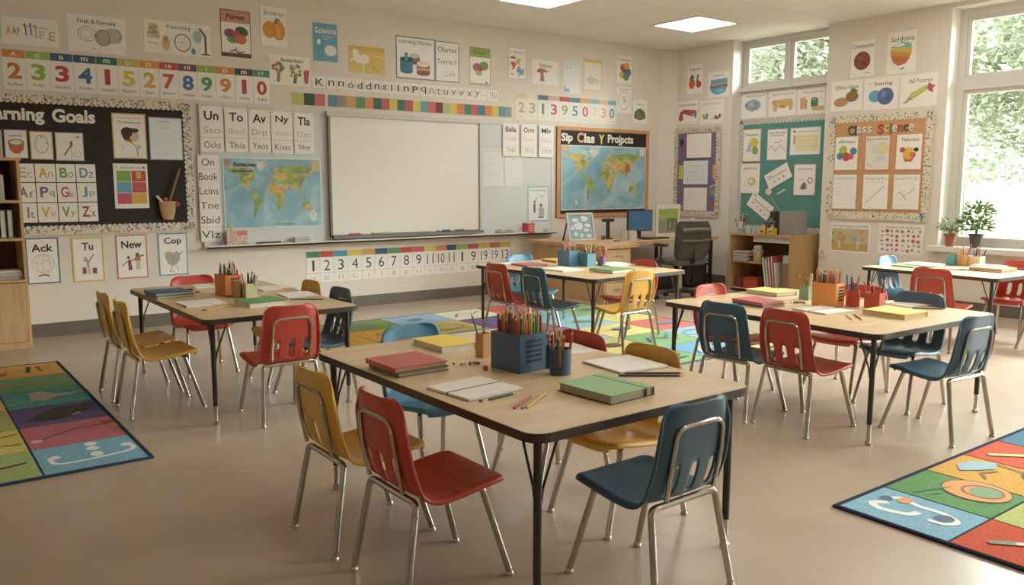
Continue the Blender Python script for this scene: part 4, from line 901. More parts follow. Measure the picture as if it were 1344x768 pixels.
# framed word pictures under the black board
sheet('framed_card', 'F', (-8.426, .494, -8.157, .916), 'blue framed card reading Ack with a faint round drawing', 'card', border='2f5f8a', bw=.012, texts=[tx('Ack', .5, .78, .66, .17, '2a2724', 1)], draws=[('o', .5, .44, .33, .2, .003, 'a8a29a'), ('o', .5, .44, .2, .2, .003, 'b3aea4'), ('l', [(.2, .5), (.4, .42), (.6, .52), (.8, .42)], .003, 'b3aea4'), ('l', [(.5, .24), (.48, .64)], .003, 'b3aea4'), ('l', [(.35, .17), (.5, .2), (.66, .17)], .014, '5f7f52')])
sheet('framed_card', 'F', (-8.05, .486, -7.781, .905), 'yellow framed card reading Tu with a small plant figure', 'card', border='d9b350', bw=.013, texts=[tx('Tu', .5, .80, .36, .17, '2a2724', 1)], draws=[('l', [(.5, .26), (.48, .45), (.4, .56)], .022, 'b3aaa0'), ('l', [(.48, .42), (.68, .62)], .012, 'a08a7a'), ('l', [(.48, .46), (.35, .5)], .01, '8a7a6a'), ('r', .3, .18, .42, .33, '8a4a3c'), ('r', .62, .18, .76, .31, '8a4a3c'), ('e', .5, .24, .06, .07, 'c9c2b6')])
sheet('framed_card', 'F', (-7.669, .493, -7.388, .916), 'orange framed card reading New with two dancing figures', 'card', border='cf7a4a', bw=.012, texts=[tx('New', .5, .78, .66, .17, '2a2724', 1)], draws=[('p', [(.36, .18), (.36, .42), (.44, .44), (.5, .2)], '8f3f42'), ('e', .38, .48, .045, .035, '5a3a2c'), ('l', [(.36, .4), (.18, .3)], .009, '6a4434'), ('l', [(.44, .4), (.56, .44)], .009, '6a4434'), ('p', [(.6, .2), (.62, .42), (.74, .42), (.76, .2)], 'cdbb9c'), ('p', [(.56, .4), (.6, .5), (.74, .5), (.78, .4)], 'b5663c'), ('e', .67, .54, .06, .045, '6a4030'), ('l', [(.74, .5), (.86, .52)], .014, '5a3a2c')])
sheet('framed_card', 'F', (-7.284, .498, -7.006, .920), 'light blue framed card reading Cop with grey heart-shaped bird', 'card', border='5f9fbd', bw=.012, texts=[tx('Cop', .5, .80, .6, .19, '2a2724', 1)], draws=[('p', [(.2, .5), (.28, .56), (.42, .56), (.5, .52), (.6, .57), (.74, .52), (.72, .36), (.6, .26), (.46, .22), (.3, .28)], 'a5a19a'), ('l', [(.72, .5), (.84, .56)], .008, '7f7a74'), ('l', [(.46, .22), (.36, .1), (.5, .1)], .006, '57534e'), ('l', [(.56, .24), (.66, .14)], .006, '57534e'), ('l', [(.5, .52), (.5, .26)], .004, '7f7a74')])

# word cards hanging over the whiteboard
for (x0, z0, x1, z1), t, cc in (((-6.832, 1.725, -6.602, 2.178), ('Un', 'Sto', 'Ocks'), '8fa3ad'), ((-6.583, 1.727, -6.350, 2.172), ('To', 'Bed', 'This'), 'b3c491'), ((-6.338, 1.729, -6.109, 2.168), ('Av', 'Drat', 'Yeos'), 'c48a84'), ((-6.097, 1.722, -5.861, 2.164), ('Ny', 'Vop', 'Kives'), 'd9b58a'), ((-5.849, 1.723, -5.621, 2.161), ('Tla', 'Dnt', 'Sby'), 'bdb8ae')):
    sheet('word_card', 'F', (x0, z0, x1, z1), f'hanging white word card reading {t[0]}, {t[1]}, {t[2]} at the top of the whiteboard', 'word card', 'word cards over the left of the whiteboard', off=.030,
          texts=[tx(t[0], .5, .80, .62, .2, '2a2724', 1), tx(t[1], .5, .48, .72, .14, cc), tx(t[2], .5, .16, .72, .14, '55504b')], draws=[('l', [(0, .32), (1, .32)], .003, 'a8a29a'), ('e', .06, .96, .02, .011, '8d8a86'), ('e', .94, .96, .02, .011, '8d8a86')])
for (z0, z1), t in (((1.555, 1.692), 'On'), ((1.410, 1.551), 'Book'), ((1.263, 1.407), 'Lcins'), ((1.117, 1.260), 'Tne'), ((.971, 1.114), 'Sbid'), ((.822, .968), 'Vlz')):
    sheet('word_card', 'F', (-6.872, z0, -6.664, z1), f'small white word card reading {t} in the column beside the left map', 'word card', 'column of word cards beside the left map', off=.030, texts=[tx(t, .48, .5, .30 * min(3, len(t)), .52 if t not in ('Tne',) else .48, '3a3632')])
for (x0, x1), t in (((-3.075, -2.826), ('Béla', '0.00', '7NS')), ((-2.783, -2.530), ('Orm', 'Only', '702')), ((-2.487, -2.244), ('Mlv', 'kLu', '1Vd'))):
    sheet('word_card', 'F', (x0, 1.758, x1, 2.172), f'hanging white word card reading {t[0]} at the right of the whiteboard', 'word card', 'word cards over the right of the whiteboard', off=.034,
          texts=[tx(t[0], .5, .82, .68, .16, '4a4642', 1), tx(t[1], .5, .52, .66, .12, 'c4bfb5'), tx(t[2], .5, .19, .6, .13, 'a29d94')], draws=[('l', [(.05, .3), (.95, .3)], .003, 'c4bfb5')])
sheet('paper_sheet', 'F', (-3.372, 1.382, -3.053, 1.85), 'faint printed page on the whiteboard beside the projection board', 'paper', off=.018, paper='d9dcd9', texts=[tx('urrurc rt', .45, .94, .7, .05, 'a8aaa8')], draws=[('l', [(.1, .8 - k * .1), (.3 + .2 * (k % 3), .8 - k * .1)], .004, 'b9bbb8') for k in range(7)])
sheet('paper_sheet', 'F', (-3.040, 1.381, -2.757, 1.80), 'faint blank page on the whiteboard below the hanging cards', 'paper', off=.018, paper='dbddd9', texts=[tx('Irro', .5, .82, .3, .05, 'b3b5b2'), tx('tucsc', .6, .07, .4, .04, 'b3b5b2')])
sheet('framed_card', 'F', (-2.662, .914, -2.304, 1.376), 'blue edged poster with two small figures at the right end of the whiteboard', 'poster', off=.018, border='5fa0bd', bw=.012, paper='dfe3e2', texts=[tx('srvvravoocih', .5, .89, .74, .06, '4a4642')], draws=[('r', .27, .25, .36, .5, '5f4a42'), ('e', .32, .55, .05, .04, '6a5a50'), ('l', [(.3, .55), (.42, .66)], .012, '7a6a60'), ('p', [(.52, .15), (.5, .38), (.62, .42), (.76, .36), (.78, .15)], 'a9a5a0'), ('e', .62, .46, .07, .05, '8a5a44'), ('l', [(.56, .7), (.68, .74), (.72, .66)], .008, '7f7a74'), ('r', .5, .1, .74, .14, '55504b')])

# ------------------------------------------------------------------ world maps
OCEAN = ramp_mat('map_ocean', [(.3, '6c9fb4'), (.5, '83b3c4'), (.7, 'a3c6cf')], 3.5, .5, detail=8, distortion=1.2)
LAND = ramp_mat('map_land', [(.34, '7f9450'), (.46, '9ca85a'), (.54, 'd4bb62'), (.64, 'cf9a52')], 9, .6, detail=6)
LANDG = ramp_mat('map_land_green', [(.4, '76905a'), (.6, '9aab60'), (.7, 'c9bb68')], 8, .6)
LANDW = ramp_mat('map_ice', [(.4, 'd8d6c8'), (.6, 'bfc9b4')], 12, .6)
LL = dict(
 NA=[(-168, 66), (-156, 71), (-125, 70), (-110, 68), (-95, 69), (-84, 68), (-82, 62), (-94, 59), (-92, 57), (-82, 55), (-79, 52), (-77, 58), (-70, 61), (-64, 59), (-56, 52), (-65, 48), (-70, 44), (-75, 37), (-81, 31), (-80, 25), (-84, 30), (-97, 27), (-97, 20), (-90, 21), (-88, 16), (-83, 10), (-79, 8), (-85, 11), (-95, 16), (-105, 20), (-113, 28), (-118, 34), (-124, 41), (-125, 49), (-135, 58), (-150, 60), (-163, 55), (-158, 59), (-165, 62)],
 SA=[(-78, 8), (-72, 12), (-60, 9), (-50, 1), (-35, -6), (-39, -15), (-48, -26), (-58, -35), (-65, -42), (-68, -54), (-74, -50), (-72, -35), (-70, -18), (-80, -6), (-80, 1)],
 GR=[(-73, 78), (-60, 82), (-30, 83), (-20, 75), (-32, 68), (-43, 60), (-52, 66), (-58, 75)],
 EU=[(-10, 37), (-9, 43), (-1, 44), (-4, 48), (2, 51), (8, 54), (11, 57), (20, 55), (28, 60), (20, 62), (24, 66), (18, 63), (12, 56), (5, 59), (10, 64), (20, 70), (30, 71), (42, 67), (60, 69), (75, 73), (105, 77), (130, 72), (160, 70), (179, 68), (178, 63), (163, 60), (160, 52), (155, 58), (140, 54), (135, 45), (128, 38), (126, 35), (122, 39), (120, 32), (115, 23), (108, 21), (107, 10), (102, 13), (103, 2), (98, 10), (95, 17), (88, 22), (80, 15), (77, 8), (72, 20), (66, 25), (57, 26), (60, 22), (52, 15), (44, 13), (38, 22), (34, 28), (36, 36), (27, 37), (24, 38), (20, 40), (13, 45), (16, 38), (10, 44), (3, 42), (-2, 37)],
 AF=[(-6, 35), (10, 37), (20, 31), (32, 31), (37, 20), (43, 12), (51, 11), (40, -3), (40, -15), (33, -26), (26, -34), (18, -34), (12, -18), (9, -2), (8, 4), (-8, 4), (-17, 14), (-17, 21), (-10, 30)],
 AU=[(114, -22), (122, -18), (130, -12), (137, -16), (141, -11), (146, -19), (153, -27), (150, -37), (140, -38), (132, -32), (116, -35)],
 MG=[(44, -16), (50, -14), (48, -25), (44, -24)], UK=[(-5, 50), (1, 52), (-3, 58), (-6, 56)], JP=[(131, 33), (140, 36), (142, 44), (138, 38)],
 SU=[(96, 4), (106, -6), (110, -8), (103, -3)], BO=[(110, 2), (117, 6), (116, -3), (111, -2)], NG=[(132, -2), (146, -6), (150, -10), (138, -8)], NZ=[(172, -35), (178, -38), (170, -46), (168, -45)], PH=[(121, 17), (125, 8), (121, 12)], IC=[(-23, 65), (-15, 66), (-18, 63)], CA=[(-95, 72), (-80, 73), (-65, 66), (-75, 63), (-85, 70)], SC=[(-110, 72), (-95, 77), (-80, 80), (-75, 74)])
def world_map(rect, label, off, kind):
    a0, z0, a1, z1 = rect; w = a1 - a0; h = z1 - z0
    b = MB(); b.box(0, w, -.0015, 0, 0, h, mat('dfe6e6', .6))
    o = b.obj('world_map', None, loc=(a0, -off, z0)); tag(o, label, 'map', 'world maps on the front wall')
    f = Flat(w, h, .0018)
    m = .012; f.poly([(m, m), (w - m, m), (w - m, h - m), (m, h - m)], OCEAN)
    P = lambda lo, la: (w * (.03 + .93 * (lo + 172) / 352), h * (.10 + .86 * (la + 62) / 148))
    for k, L in LL.items():
        f.poly([P(*q) for q in L], LANDW if k in ('GR', 'CA', 'SC', 'IC') else LAND if k not in ('SA',) else LANDG)
    if kind == 1:
        f.poly([P(*q) for q in [(-125, 50), (-165, 60), (-140, 69), (-95, 66), (-94, 58), (-80, 52), (-95, 48)]], LANDG)
        f.poly([P(*q) for q in [(30, 55), (28, 68), (75, 71), (110, 75), (160, 68), (140, 56), (90, 54), (60, 56)]], LANDG)
        f.ell(w * .055, h * .92, .028, .028, 'd08a3c'); f.poly([(w * .9, h * .82), (w * .985, h * .82), (w * .985, h * .97), (w * .9, h * .97)], 'cdb678')
        f.text('Scrausay', w * .22, h * .895, w * .23, h * .075, '221f1c', 2); f.text('suanusk', w * .20, h * .815, w * .2, h * .045, '221f1c', 1)
        f.text('nerverstoes', w * .6, h * .055, w * .2, h * .03, '2f4a52'); f.ell(w * .905, h * .16, .045, .06, 'cfd8d8'); f.text('E', w * .905, h * .2, .02, .025, '8a8f8f')
    else:
        f.poly([P(*q) for q in [(30, 55), (28, 68), (75, 71), (110, 75), (160, 68), (140, 56), (90, 54), (60, 56)]], LANDG)
        f.ell(*P(108, 34), .055, .065, 'b8553a')
        f.ell(w * .17, h * .12, .02, .035, 'e0dcc8'); f.poly([(w * .92, h * .86), (w * .98, h * .86), (w * .98, h * .97), (w * .92, h * .97)], 'cfd6d4')
        f.ell(w * .05, h * .96, .07, .04, 'c9b46a')
    f.build(o, 'printed_map', 'lettering')
    return o
world_map((-6.627, .94, -5.552, 1.679), 'world map pinned on the whiteboard left of the projection board', .0225, 1)

# ------------------------------------------------------------------ bulletin boards
DOTS = ['c46a4a', '5f8fae', 'd2ae4c', '6f9a62', 'b5707f', '4f6f9a']
def scallop_border(parent, w, h, bw, base, dots, seed, sc=.045, y=.016, inner=True, n_dots=1.0, depth=.004):
    """scalloped paper border running round a w x h board (local u right, v up)"""
    q = random.Random(seed); f = Flat(w, h, y)
    f.b.box(0, w, -y - depth, -y, h - bw, h, wcol(base)); f.b.box(0, w, -y - depth, -y, 0, bw, wcol(base)); f.b.box(0, bw, -y - depth, -y, bw, h - bw, wcol(base)); f.b.box(w - bw, w, -y - depth, -y, bw, h - bw, wcol(base))
    def disc(u, v):
        f.y = y + depth + .0002; f.ell(u, v, sc * .5, sc * .5, base, n=10)
    for k in range(int(w / sc)):
        u = (k + .5) * w / int(w / sc)
        for v in (bw, h - bw): disc(u, v)
        for v in (0, h): disc(u, v)
    for k in range(int(h / sc)):
        v = (k + .5) * h / int(h / sc)
        for u in (bw, w - bw): disc(u, v)
        for u in (0, w): disc(u, v)
    f.y = y + depth + .0006
    y1 = f.y
    for k in range(int(2 * (w + h) / sc * 3 * n_dots)):
        t = q.uniform(0, 2 * (w + h)); d = q.uniform(-.1, 1.25) * bw; f.y = y1 + q.uniform(0, .0004)
        if t < w: p = (t, h - d)
        elif t < w + h: p = (w - d, t - w)
        elif t < 2 * w + h: p = (t - w - h, d)
        else: p = (d, t - 2 * w - h)
        r = q.uniform(.006, .011); f.ell(p[0], p[1], r, r * q.uniform(.7, 1.2), q.choice(dots), n=7)
    f.b.obj('border_trim', parent)
def board(name, wall, rect, label, color, bw, base, dots, seed, title=None, sc=.045, n_dots=1., frame=None, fw=.05):
    a0, z0, a1, z1 = rect; w = abs(a1 - a0); h = z1 - z0
    loc, rz = frame_on(wall, a0, z0, .003)
    r = empty(name, loc, rz); tag(r, label, 'bulletin board')
    MB().box(0, w, -.014, 0, 0, h, mat(color, .85, var=.10, scale=14)).obj('backing', r)
    if frame:
        b = MB(); m = mat(frame, .7, var=.12, scale=12)
        for x0, x1, v0, v1 in ((0, w, 0, fw), (0, w, h - fw, h), (0, fw, fw, h - fw), (w - fw, w, fw, h - fw)): b.box(x0, x1, -.022, -.0, v0, v1, m)
        b.obj('frame', r)
    if base: scallop_border(r, w, h, bw, base, dots, seed, sc, n_dots=n_dots)
    return r, w, h
# black learning goals board
r, w, h = board('bulletin_board', 'F', (-9.45, .955, -6.925, 2.19), 'black Learning Goals bulletin board with dotted scalloped border', '1f1a18', .05, 'ddd6c4', DOTS, 5, n_dots=2.2)
f = Flat(w, h, .015); f.text('Learning', .985, 1.052, .53, .150, 'ece6da', 2); f.text('Goals', 1.489, 1.066, .356, .122, 'ece6da', 2); f.build(r, let='title_letters')
BK = 0.0195
sheet('pinned_card', 'F', (-8.74, 1.632, -8.536, 1.885), 'navy edged card left of the bowl card on the black board', 'card', off=BK, border='2f4a72', bw=.01)
sheet('pinned_card', 'F', (-8.526, 1.632, -8.349, 1.881), 'card with a red bowl drawing on the black board', 'card', off=BK, border='9fbcc0', bw=.006, texts=[tx('uolscils', .5, .8, .55, .09)], draws=[('p', [(.15, .55), (.2, .3), (.4, .16), (.62, .16), (.82, .32), (.86, .56)], 'c4603f'), ('e', .5, .56, .36, .12, '6f8f5a'), ('e', .5, .56, .27, .08, 'e3ddd0')])
sheet('pinned_card', 'F', (-8.330, 1.622, -8.146, 1.875), 'orange edged card with a clock face on the black board', 'card', off=BK, border='c98f5f', bw=.009, draws=[('o', .5, .55, .28, .32, .004, '55504b'), ('e', .5, .8, .03, .025, '55504b'), ('e', .72, .6, .03, .02, '35302c'), ('e', .3, .56, .02, .015, '8d8a86'), ('e', .5, .32, .02, .015, '8d8a86')])
sheet('pinned_card', 'F', (-8.127, 1.616, -7.895, 1.872), 'green edged card with a brown brush sketch on the black board', 'card', off=BK, border='a3ab92', bw=.007, draws=[('l', [(.3, .2), (.55, .55)], .012, '6f6258'), ('e', .56, .6, .05, .12, '8a6450'), ('o', .76, .24, .12, .1, .003, '8d8a86'), ('l', [(.55, .1), (.55, .45)], .004, '8d8a86'), ('r', .74, .82, .88, .88, '8d8a86')])
# letter cards on the black board: 4 columns x 3 rows
ac = [('E', 'c', 'd0a08a'), ('A', 'n', 'cfa53c'), ('B', 'o', '5f9a44'), ('D', 'z', '4f86ac')], [('A', 'f', '6f6b66'), ('P', 'q', '7a5a86'), ('G', 'k', 'b54a52'), ('J', 'p', '4f86ac')], [('11', 't', '6f6b66'), ('V', 'w', 'cfa53c'), ('V', 'y', '5f9a44'), ('Z', 'x', '8a3a40')]
gx = [-8.47, -8.308, -8.140, -7.976, -7.805]; gz = [1.590, 1.418, 1.236, 1.053]
for i in range(3):
    for j in range(4):
        a, b_, c = ac[i][j]
        sheet('letter_card', 'F', (gx[j] + .004, gz[i + 1] + .004, gx[j + 1] - .004, gz[i] - .004), f'white letter card {a}{b_} on the black board, {["top", "middle", "bottom"][i]} row', 'letter card', 'letter cards on the black board', off=BK, texts=[tx(a, .38, .52, .42, .56, c, 1), tx(b_, .76, .4, .26, .32, c)])
sheet('pinned_card', 'F', (-7.643, 1.643, -7.341, 2.070), 'yellow framed poster of a dark haired person in profile', 'poster', off=BK, border='d2a85a', bw=.012, texts=[tx('Wordopaanede', .5, .80, .72, .07)], draws=[('l', [(.1, .9), (.9, .9)], .004, '8d8a86'), ('e', .50, .53, .22, .16, '3a2622'), ('e', .63, .5, .14, .12, 'd8b294'), ('e', .42, .58, .17, .12, '3a2622'), ('e', .66, .63, .12, .05, '3a2622'), ('l', [(.46, .38), (.6, .33), (.72, .22), (.8, .28), (.7, .3)], .007, '6f6b66'), ('l', [(.28, .3), (.28, .18)], .006, 'a8a29a'), ('l', [(.7, .2), (.72, .08)], .007, '6f6b66'), ('l', [(.42, .42), (.5, .37), (.6, .4)], .012, 'b5a04a')])
sheet('pinned_card', 'F', (-7.316, 1.638, -7.005, 2.047), 'blue framed faint form at the top right of the black board', 'poster', off=BK, paper='dfe6e8', border='7fa9c2', bw=.010, texts=[tx('pl urlte', .46, .90, .42, .06, '7f8a90')], draws=[('l', [(.28, .79), (.66, .77)], .003, 'a8b2b6'), ('l', [(.3, .74), (.6, .73)], .003, 'a8b2b6')] + [('l', [(.3 + k * .12, .1), (.3 + k * .12, .6)], .002, 'c4ced2') for k in range(5)] + [('l', [(.2, .15 + k * .1), (.85, .15 + k * .1)], .002, 'c4ced2') for k in range(5)])
sheet('pinned_card', 'F', (-7.655, 1.172, -7.349, 1.598), 'sheet with a grid of six coloured squares, lower black board', 'poster', off=BK, texts=[tx('Antvocsed Comse', .5, .91, .58, .05)], draws=[('r', .08, .60, .50, .84, '7fa04c'), ('r', .52, .60, .94, .84, 'b8423c'), ('r', .66, .66, .80, .82, 'd6ae3c'), ('r', .08, .35, .50, .59, '5f9fc0'), ('r', .52, .35, .94, .59, 'b85052'), ('r', .08, .10, .50, .34, 'c0505c'), ('r', .52, .10, .94, .34, 'd0a03c'), ('e', .1, .93, .02, .015, '57534e'), ('p', [(.84, .89), (.88, .96), (.94, .89)], '6a3a34')])
pot = MB(); pot.lathe_sc([(.045, 0), (.066, .06), (.085, .18), (.078, .18), (.06, .16), (0, .15)], mat('b48a5c', .75, var=.15), 20, (0, -.03, 0), (1, .32, 1))
po = pot.obj('craft_pot', None, True, (-7.185, -.019, 1.055)); tag(po, 'tan paper pot with a long brown stick on the black board', 'paper craft')
MB().tube([(.01, -.035, .16), (.13, -.03, .50)], .011, mat('8a5f3c', .7), 8).obj('stick', po, True)
q = MB(); q.ball((-.02, -.04, .20), .02, mat('b5402f', .6), 8, (1, .6, 1)); q.ball((.09, -.04, .15), .024, mat('a83a34', .6), 8, (1, .6, 1)); q.obj('paper_berry', po, True)
MB().tube([(-.05, -.04, .17), (-.10, -.035, .235)], .012, mat('d5d0c4', .7), 8).obj('chalk', po, True)

# map board
r, w, h = board('bulletin_board', 'F', (-2.168, .954, -.415, 2.172), 'orange framed map board with black Projects banner near the corner', '231c19', 0, None, None, 1, frame='c88a58', fw=.062)
f = Flat(w, h, .0235)
mm = wcol('1f1a18')
for k in range(44):
    u = .062 + (k + .5) * (w - .124) / 44
    for v in (.062, h - .062): f.y = .0235; f.ell(u, v, .021, .019, mm, n=8)
f.b.obj('scalloped_trim', r)
f = Flat(w, h, .0242)
f.text('Sip', .17, h - .155, .20, .14, 'ece6da', 2); f.text('C', .41, h - .14, .12, .14, 'd9a886', 2); f.text('las', .575, h - .145, .19, .13, 'ece6da', 2); f.text('Y', .80, h - .15, .10, .13, 'd9cf6a', 2); f.text('Projpcts', 1.17, h - .155, .50, .15, 'ece6da', 2); f.build(r, let='title_letters')
world_map((-2.100, 1.050, -.489, 1.930), 'world map on the orange framed board under the Projects banner', .028, 2)

# purple board (right wall, far corner)
r, w, h = board('bulletin_board', 'R', (-.165, .955, -.995, 2.20), 'purple bulletin board with speckled border near the room corner', '6f6188', .045, 'cfc7b2', ['4f4a44', 'd8d2c2', 'a89a5a', '8a8378'], 8, sc=.05, n_dots=1.6)
f = Flat(w, h, .015); f.draw([('r', .10, .42, .2, .58, 'cfc04a'), ('r', .86, .42, .97, .58, 'cfa24a'), ('e', .16, .84, .05, .05, '2f2a2a'), ('e', .20, .79, .035, .03, 'b5404a'), ('e', .88, .27, .06, .035, '5f9a5a'), ('l', [(.8, .33), (.95, .36)], .012, 'd8d2c2'), ('e', .88, .12, .05, .04, 'b5404a'), ('e', .16, .09, .05, .03, 'd09a4a')]); f.build(r, 'cutouts')
sheet('pinned_sheet', 'R', (-.391, 1.775, -.851, 2.126), 'white sheet with red edge at the top of the purple board', 'paper', off=.0255, border='b07a80', bw=.008, draws=[('l', [(.15 + .1 * k, .2), (.15 + .1 * k, .75)], .002, 'c9c4ba') for k in range(4)] + [('l', [(.1, .3 + .2 * k), (.9, .3 + .2 * k)], .002, 'c9c4ba') for k in range(3)])
sheet('pinned_sheet', 'R', (-.346, 1.401, -.798, 1.738), 'pale blue sheet with a boxed note in the middle of the purple board', 'paper', off=.0255, paper='dde4e6', draws=[('l', [(.15, .2), (.82, .2), (.82, .8), (.15, .8), (.15, .2)], .006, 'a8b5ba'), ('l', [(.24, .3), (.74, .3), (.74, .7), (.24, .7), (.24, .3)], .003, 'b9c4c8'), ('l', [(.3, .55), (.66, .55)], .005, '9fabb0'), ('l', [(.35, .46), (.6, .46)], .004, '9fabb0')])
sheet('pinned_sheet', 'R', (-.360, 1.023, -.798, 1.357), 'white ruled sheet at the bottom of the purple board', 'paper', off=.0255, border='b9858a', bw=.005, draws=[('l', [(.12 + .13 * k, .15), (.12 + .13 * k, .85)], .003, 'c4bfb5') for k in range(7)] + [('l', [(.1, .7), (.9, .7)], .003, 'c4bfb5')])
# small posters beside / above
sheet('wall_poster', 'R', (-.349, 2.694, -.638, 3.100), 'small poster of a pineapple and red fruit above the purple board', 'poster', texts=[tx('Ananate', .5, .84, .76, .1)], draws=[('e', .32, .34, .2, .17, 'c4542f'), ('p', [(.15, .5), (.3, .46), (.48, .52), (.38, .66), (.25, .64)], '4a6a3a'), ('e', .76, .3, .17, .12, 'b83a34'), ('l', [(.66, .35), (.7, .62)], .03, '4a6a3a'), ('l', [(.6, .4), (.66, .5)], .012, '4a6a3a')])
sheet('wall_poster', 'R', (-.738, 2.608, -1.110, 2.953), 'small poster of a blue sea bay above the purple board', 'poster', texts=[tx('Kaena', .5, .86, .46, .1, '7f7a74')], draws=[('p', [(.1, .35), (.14, .7), (.9, .72), (.92, .4), (.8, .16), (.45, .1), (.2, .18)], '5f9fc0'), ('l', [(.12, .42), (.35, .38), (.6, .44), (.9, .42)], .03, '8a6a4a'), ('l', [(.15, .52), (.45, .5), (.88, .55)], .016, 'c9a274'), ('e', .6, .25, .2, .06, '86b8cc')])
sheet('wall_poster', 'R', (-.171, 2.268, -.570, 2.598), 'small poster of a red bent pipe shape in the corner', 'poster', texts=[tx('Duscloment', .5, .83, .82, .1)], draws=[('l', [(.2, .3), (.22, .48), (.35, .55), (.85, .5)], .055, 'a83a3e'), ('e', .2, .28, .11, .14, 'a83a3e'), ('l', [(.4, .46), (.75, .36)], .028, 'b5525a'), ('p', [(.78, .46), (.95, .55), (.92, .22), (.82, .3)], '5f7fa0')])
sheet('wall_poster', 'R', (-.607, 2.252, -1.027, 2.580), 'small poster with little flowers and butterflies beside the corner', 'poster', texts=[tx('mmmmmm', .5, .84, .8, .08, 'b3aea4')], draws=[('e', .16, .34, .06, .08, 'd0a04a'), ('e', .3, .36, .06, .08, '5f8a54'), ('e', .2, .26, .05, .06, '7f8f4a'), ('e', .3, .24, .04, .06, '5f86a0'), ('p', [(.6, .2), (.66, .4), (.74, .25), (.86, .45), (.9, .25), (.76, .16)], '9a5a34'), ('l', [(.56, .18), (.92, .34)], .01, '5a3a2c')])
# niche posters
sheet('wall_poster', 'N', (-1.175, 2.295, -1.575, 2.649), 'small poster of a blue grey fish under the high window', 'poster', texts=[tx('Anuntoto d', .55, .86, .74, .09, '6f6b66')], draws=[('p', [(.14, .45), (.22, .66), (.5, .74), (.75, .62), (.8, .48), (.7, .34), (.45, .26), (.22, .34)], '8fa5b3'), ('p', [(.12, .52), (.2, .64), (.22, .44)], '5f7484'), ('l', [(.35, .42), (.5, .36), (.62, .42)], .01, '5f7484'), ('e', .6, .55, .05, .06, '6f8494'), ('e', .4, .55, .08, .05, 'b3c2c9')])
sheet('wall_poster', 'N', (-1.620, 2.290, -2.036, 2.638), 'small poster of a tan animal under the high window', 'poster', texts=[tx('Antinn Gonso', .5, .86, .82, .09, '6f6b66')], draws=[('p', [(.14, .5), (.2, .64), (.85, .66), (.9, .5), (.88, .22), (.78, .22), (.74, .4), (.36, .38), (.3, .2), (.2, .2), (.2, .42)], 'cda66a'), ('e', .2, .55, .08, .09, 'c29256'), ('e', .52, .38, .14, .05, 'c47a4a'), ('l', [(.14, .42), (.16, .26)], .012, 'b5853f')])
sheet('wall_poster', 'N', (-2.059, 2.292, -2.46, 2.624), 'small poster of carrots and green grass blocks under the high window', 'poster', texts=[tx('Cuscrore an', .56, .86, .7, .09, '6f6b66')], draws=[('r', .12, .22, .2, .66, 'cf8f4a'), ('r', .21, .24, .29, .7, 'd69a54'), ('r', .3, .22, .36, .58, 'c98344'), ('r', .5, .3, .76, .56, '4f7a52'), ('l', [(.52, .58), (.6, .62), (.74, .58)], .02, '4f7a52'), ('r', .55, .14, .98, .3, 'd2ab6a'), ('l', [(.7, .14), (.7, .3)], .01, 'a8823f'), ('l', [(.85, .14), (.85, .3)], .01, 'a8823f')])
# teal board
r, w, h = board('bulletin_board', 'N', (-1.17, .78, -2.585, 2.275), 'teal bulletin board under the high window behind the low shelf', '4b857e', .04, 'c4c2b8', ['d8d4c8', 'aaa79c'], 9, sc=.055, n_dots=.4)
f = Flat(w, h, .015); f.draw([('l', [(.37, .33), (.52, .14)], .012, 'b3a58c'), ('e', .36, .35, .035, .03, 'ddd6c4'), ('l', [(.46, .33), (.54, .37)], .022, 'd8d2c4'), ('l', [(.385, .32), (.40, .30)], .02, 'b5443a')]); f.build(r, 'cutouts')
O2 = 0.0235
sheet('pinned_sheet', 'N', (-1.235, 1.711, -1.529, 2.151), 'yellow edged sheet with blue and yellow shapes, teal board', 'paper', off=O2, border='d6c25a', bw=.01, texts=[tx('Swaider', .5, .83, .76, .09)], draws=[('p', [(.18, .3), (.4, .64), (.5, .3)], '9fbccc'), ('e', .62, .58, .24, .14, 'd6c24a'), ('e', .7, .34, .18, .13, '7f9f5a'), ('o', .62, .58, .24, .14, .003, '8a8a4a')])
sheet('pinned_sheet', 'N', (-1.632, 1.721, -1.949, 2.135), 'sheet with a zigzag graph on the teal board', 'paper', off=O2, border='9a95a3', bw=.008, texts=[tx('uuo orrosa', .5, .87, .84, .07), tx('osanusot', .5, .79, .7, .05)], draws=[('l', [(.08, .34), (.25, .46), (.45, .26), (.65, .48), (.9, .3)], .006, '5f5a55'), ('l', [(.1, .5), (.3, .3), (.5, .42)], .004, '8d8a86'), ('l', [(.35, .58), (.6, .56), (.7, .62)], .012, 'cf9a72')])
sheet('pinned_sheet', 'N', (-1.987, 1.778, -2.44, 2.136), 'blue edged sheet with yellow ruled lines, teal board', 'paper', off=O2, border='8fb8cc', bw=.01, draws=[('r', .1, .82, .18, .9, '6f6b66'), ('l', [(.22, .84), (.94, .84)], .008, 'a8a29a'), ('r', .2, .14, .92, .72, 'e3d9ae'), ('l', [(.2, .32), (.92, .32)], .004, 'cdbf7f'), ('l', [(.2, .52), (.92, .52)], .004, 'cdbf7f'), ('r', .12, .4, .18, .74, 'c48a7a')])
sheet('pinned_sheet', 'N', (-1.213, 1.282, -1.530, 1.686), 'white sheet with a yellow ring sketch, lower left of teal board', 'paper', off=O2, texts=[tx('utortis', .52, .84, .7, .09)], draws=[('e', .6, .4, .2, .13, 'cfc46a'), ('o', .42, .34, .2, .12, .005, '9a9488'), ('o', .6, .4, .2, .13, .005, '9a9a5a'), ('e', .56, .4, .1, .06, 'ece6da')])
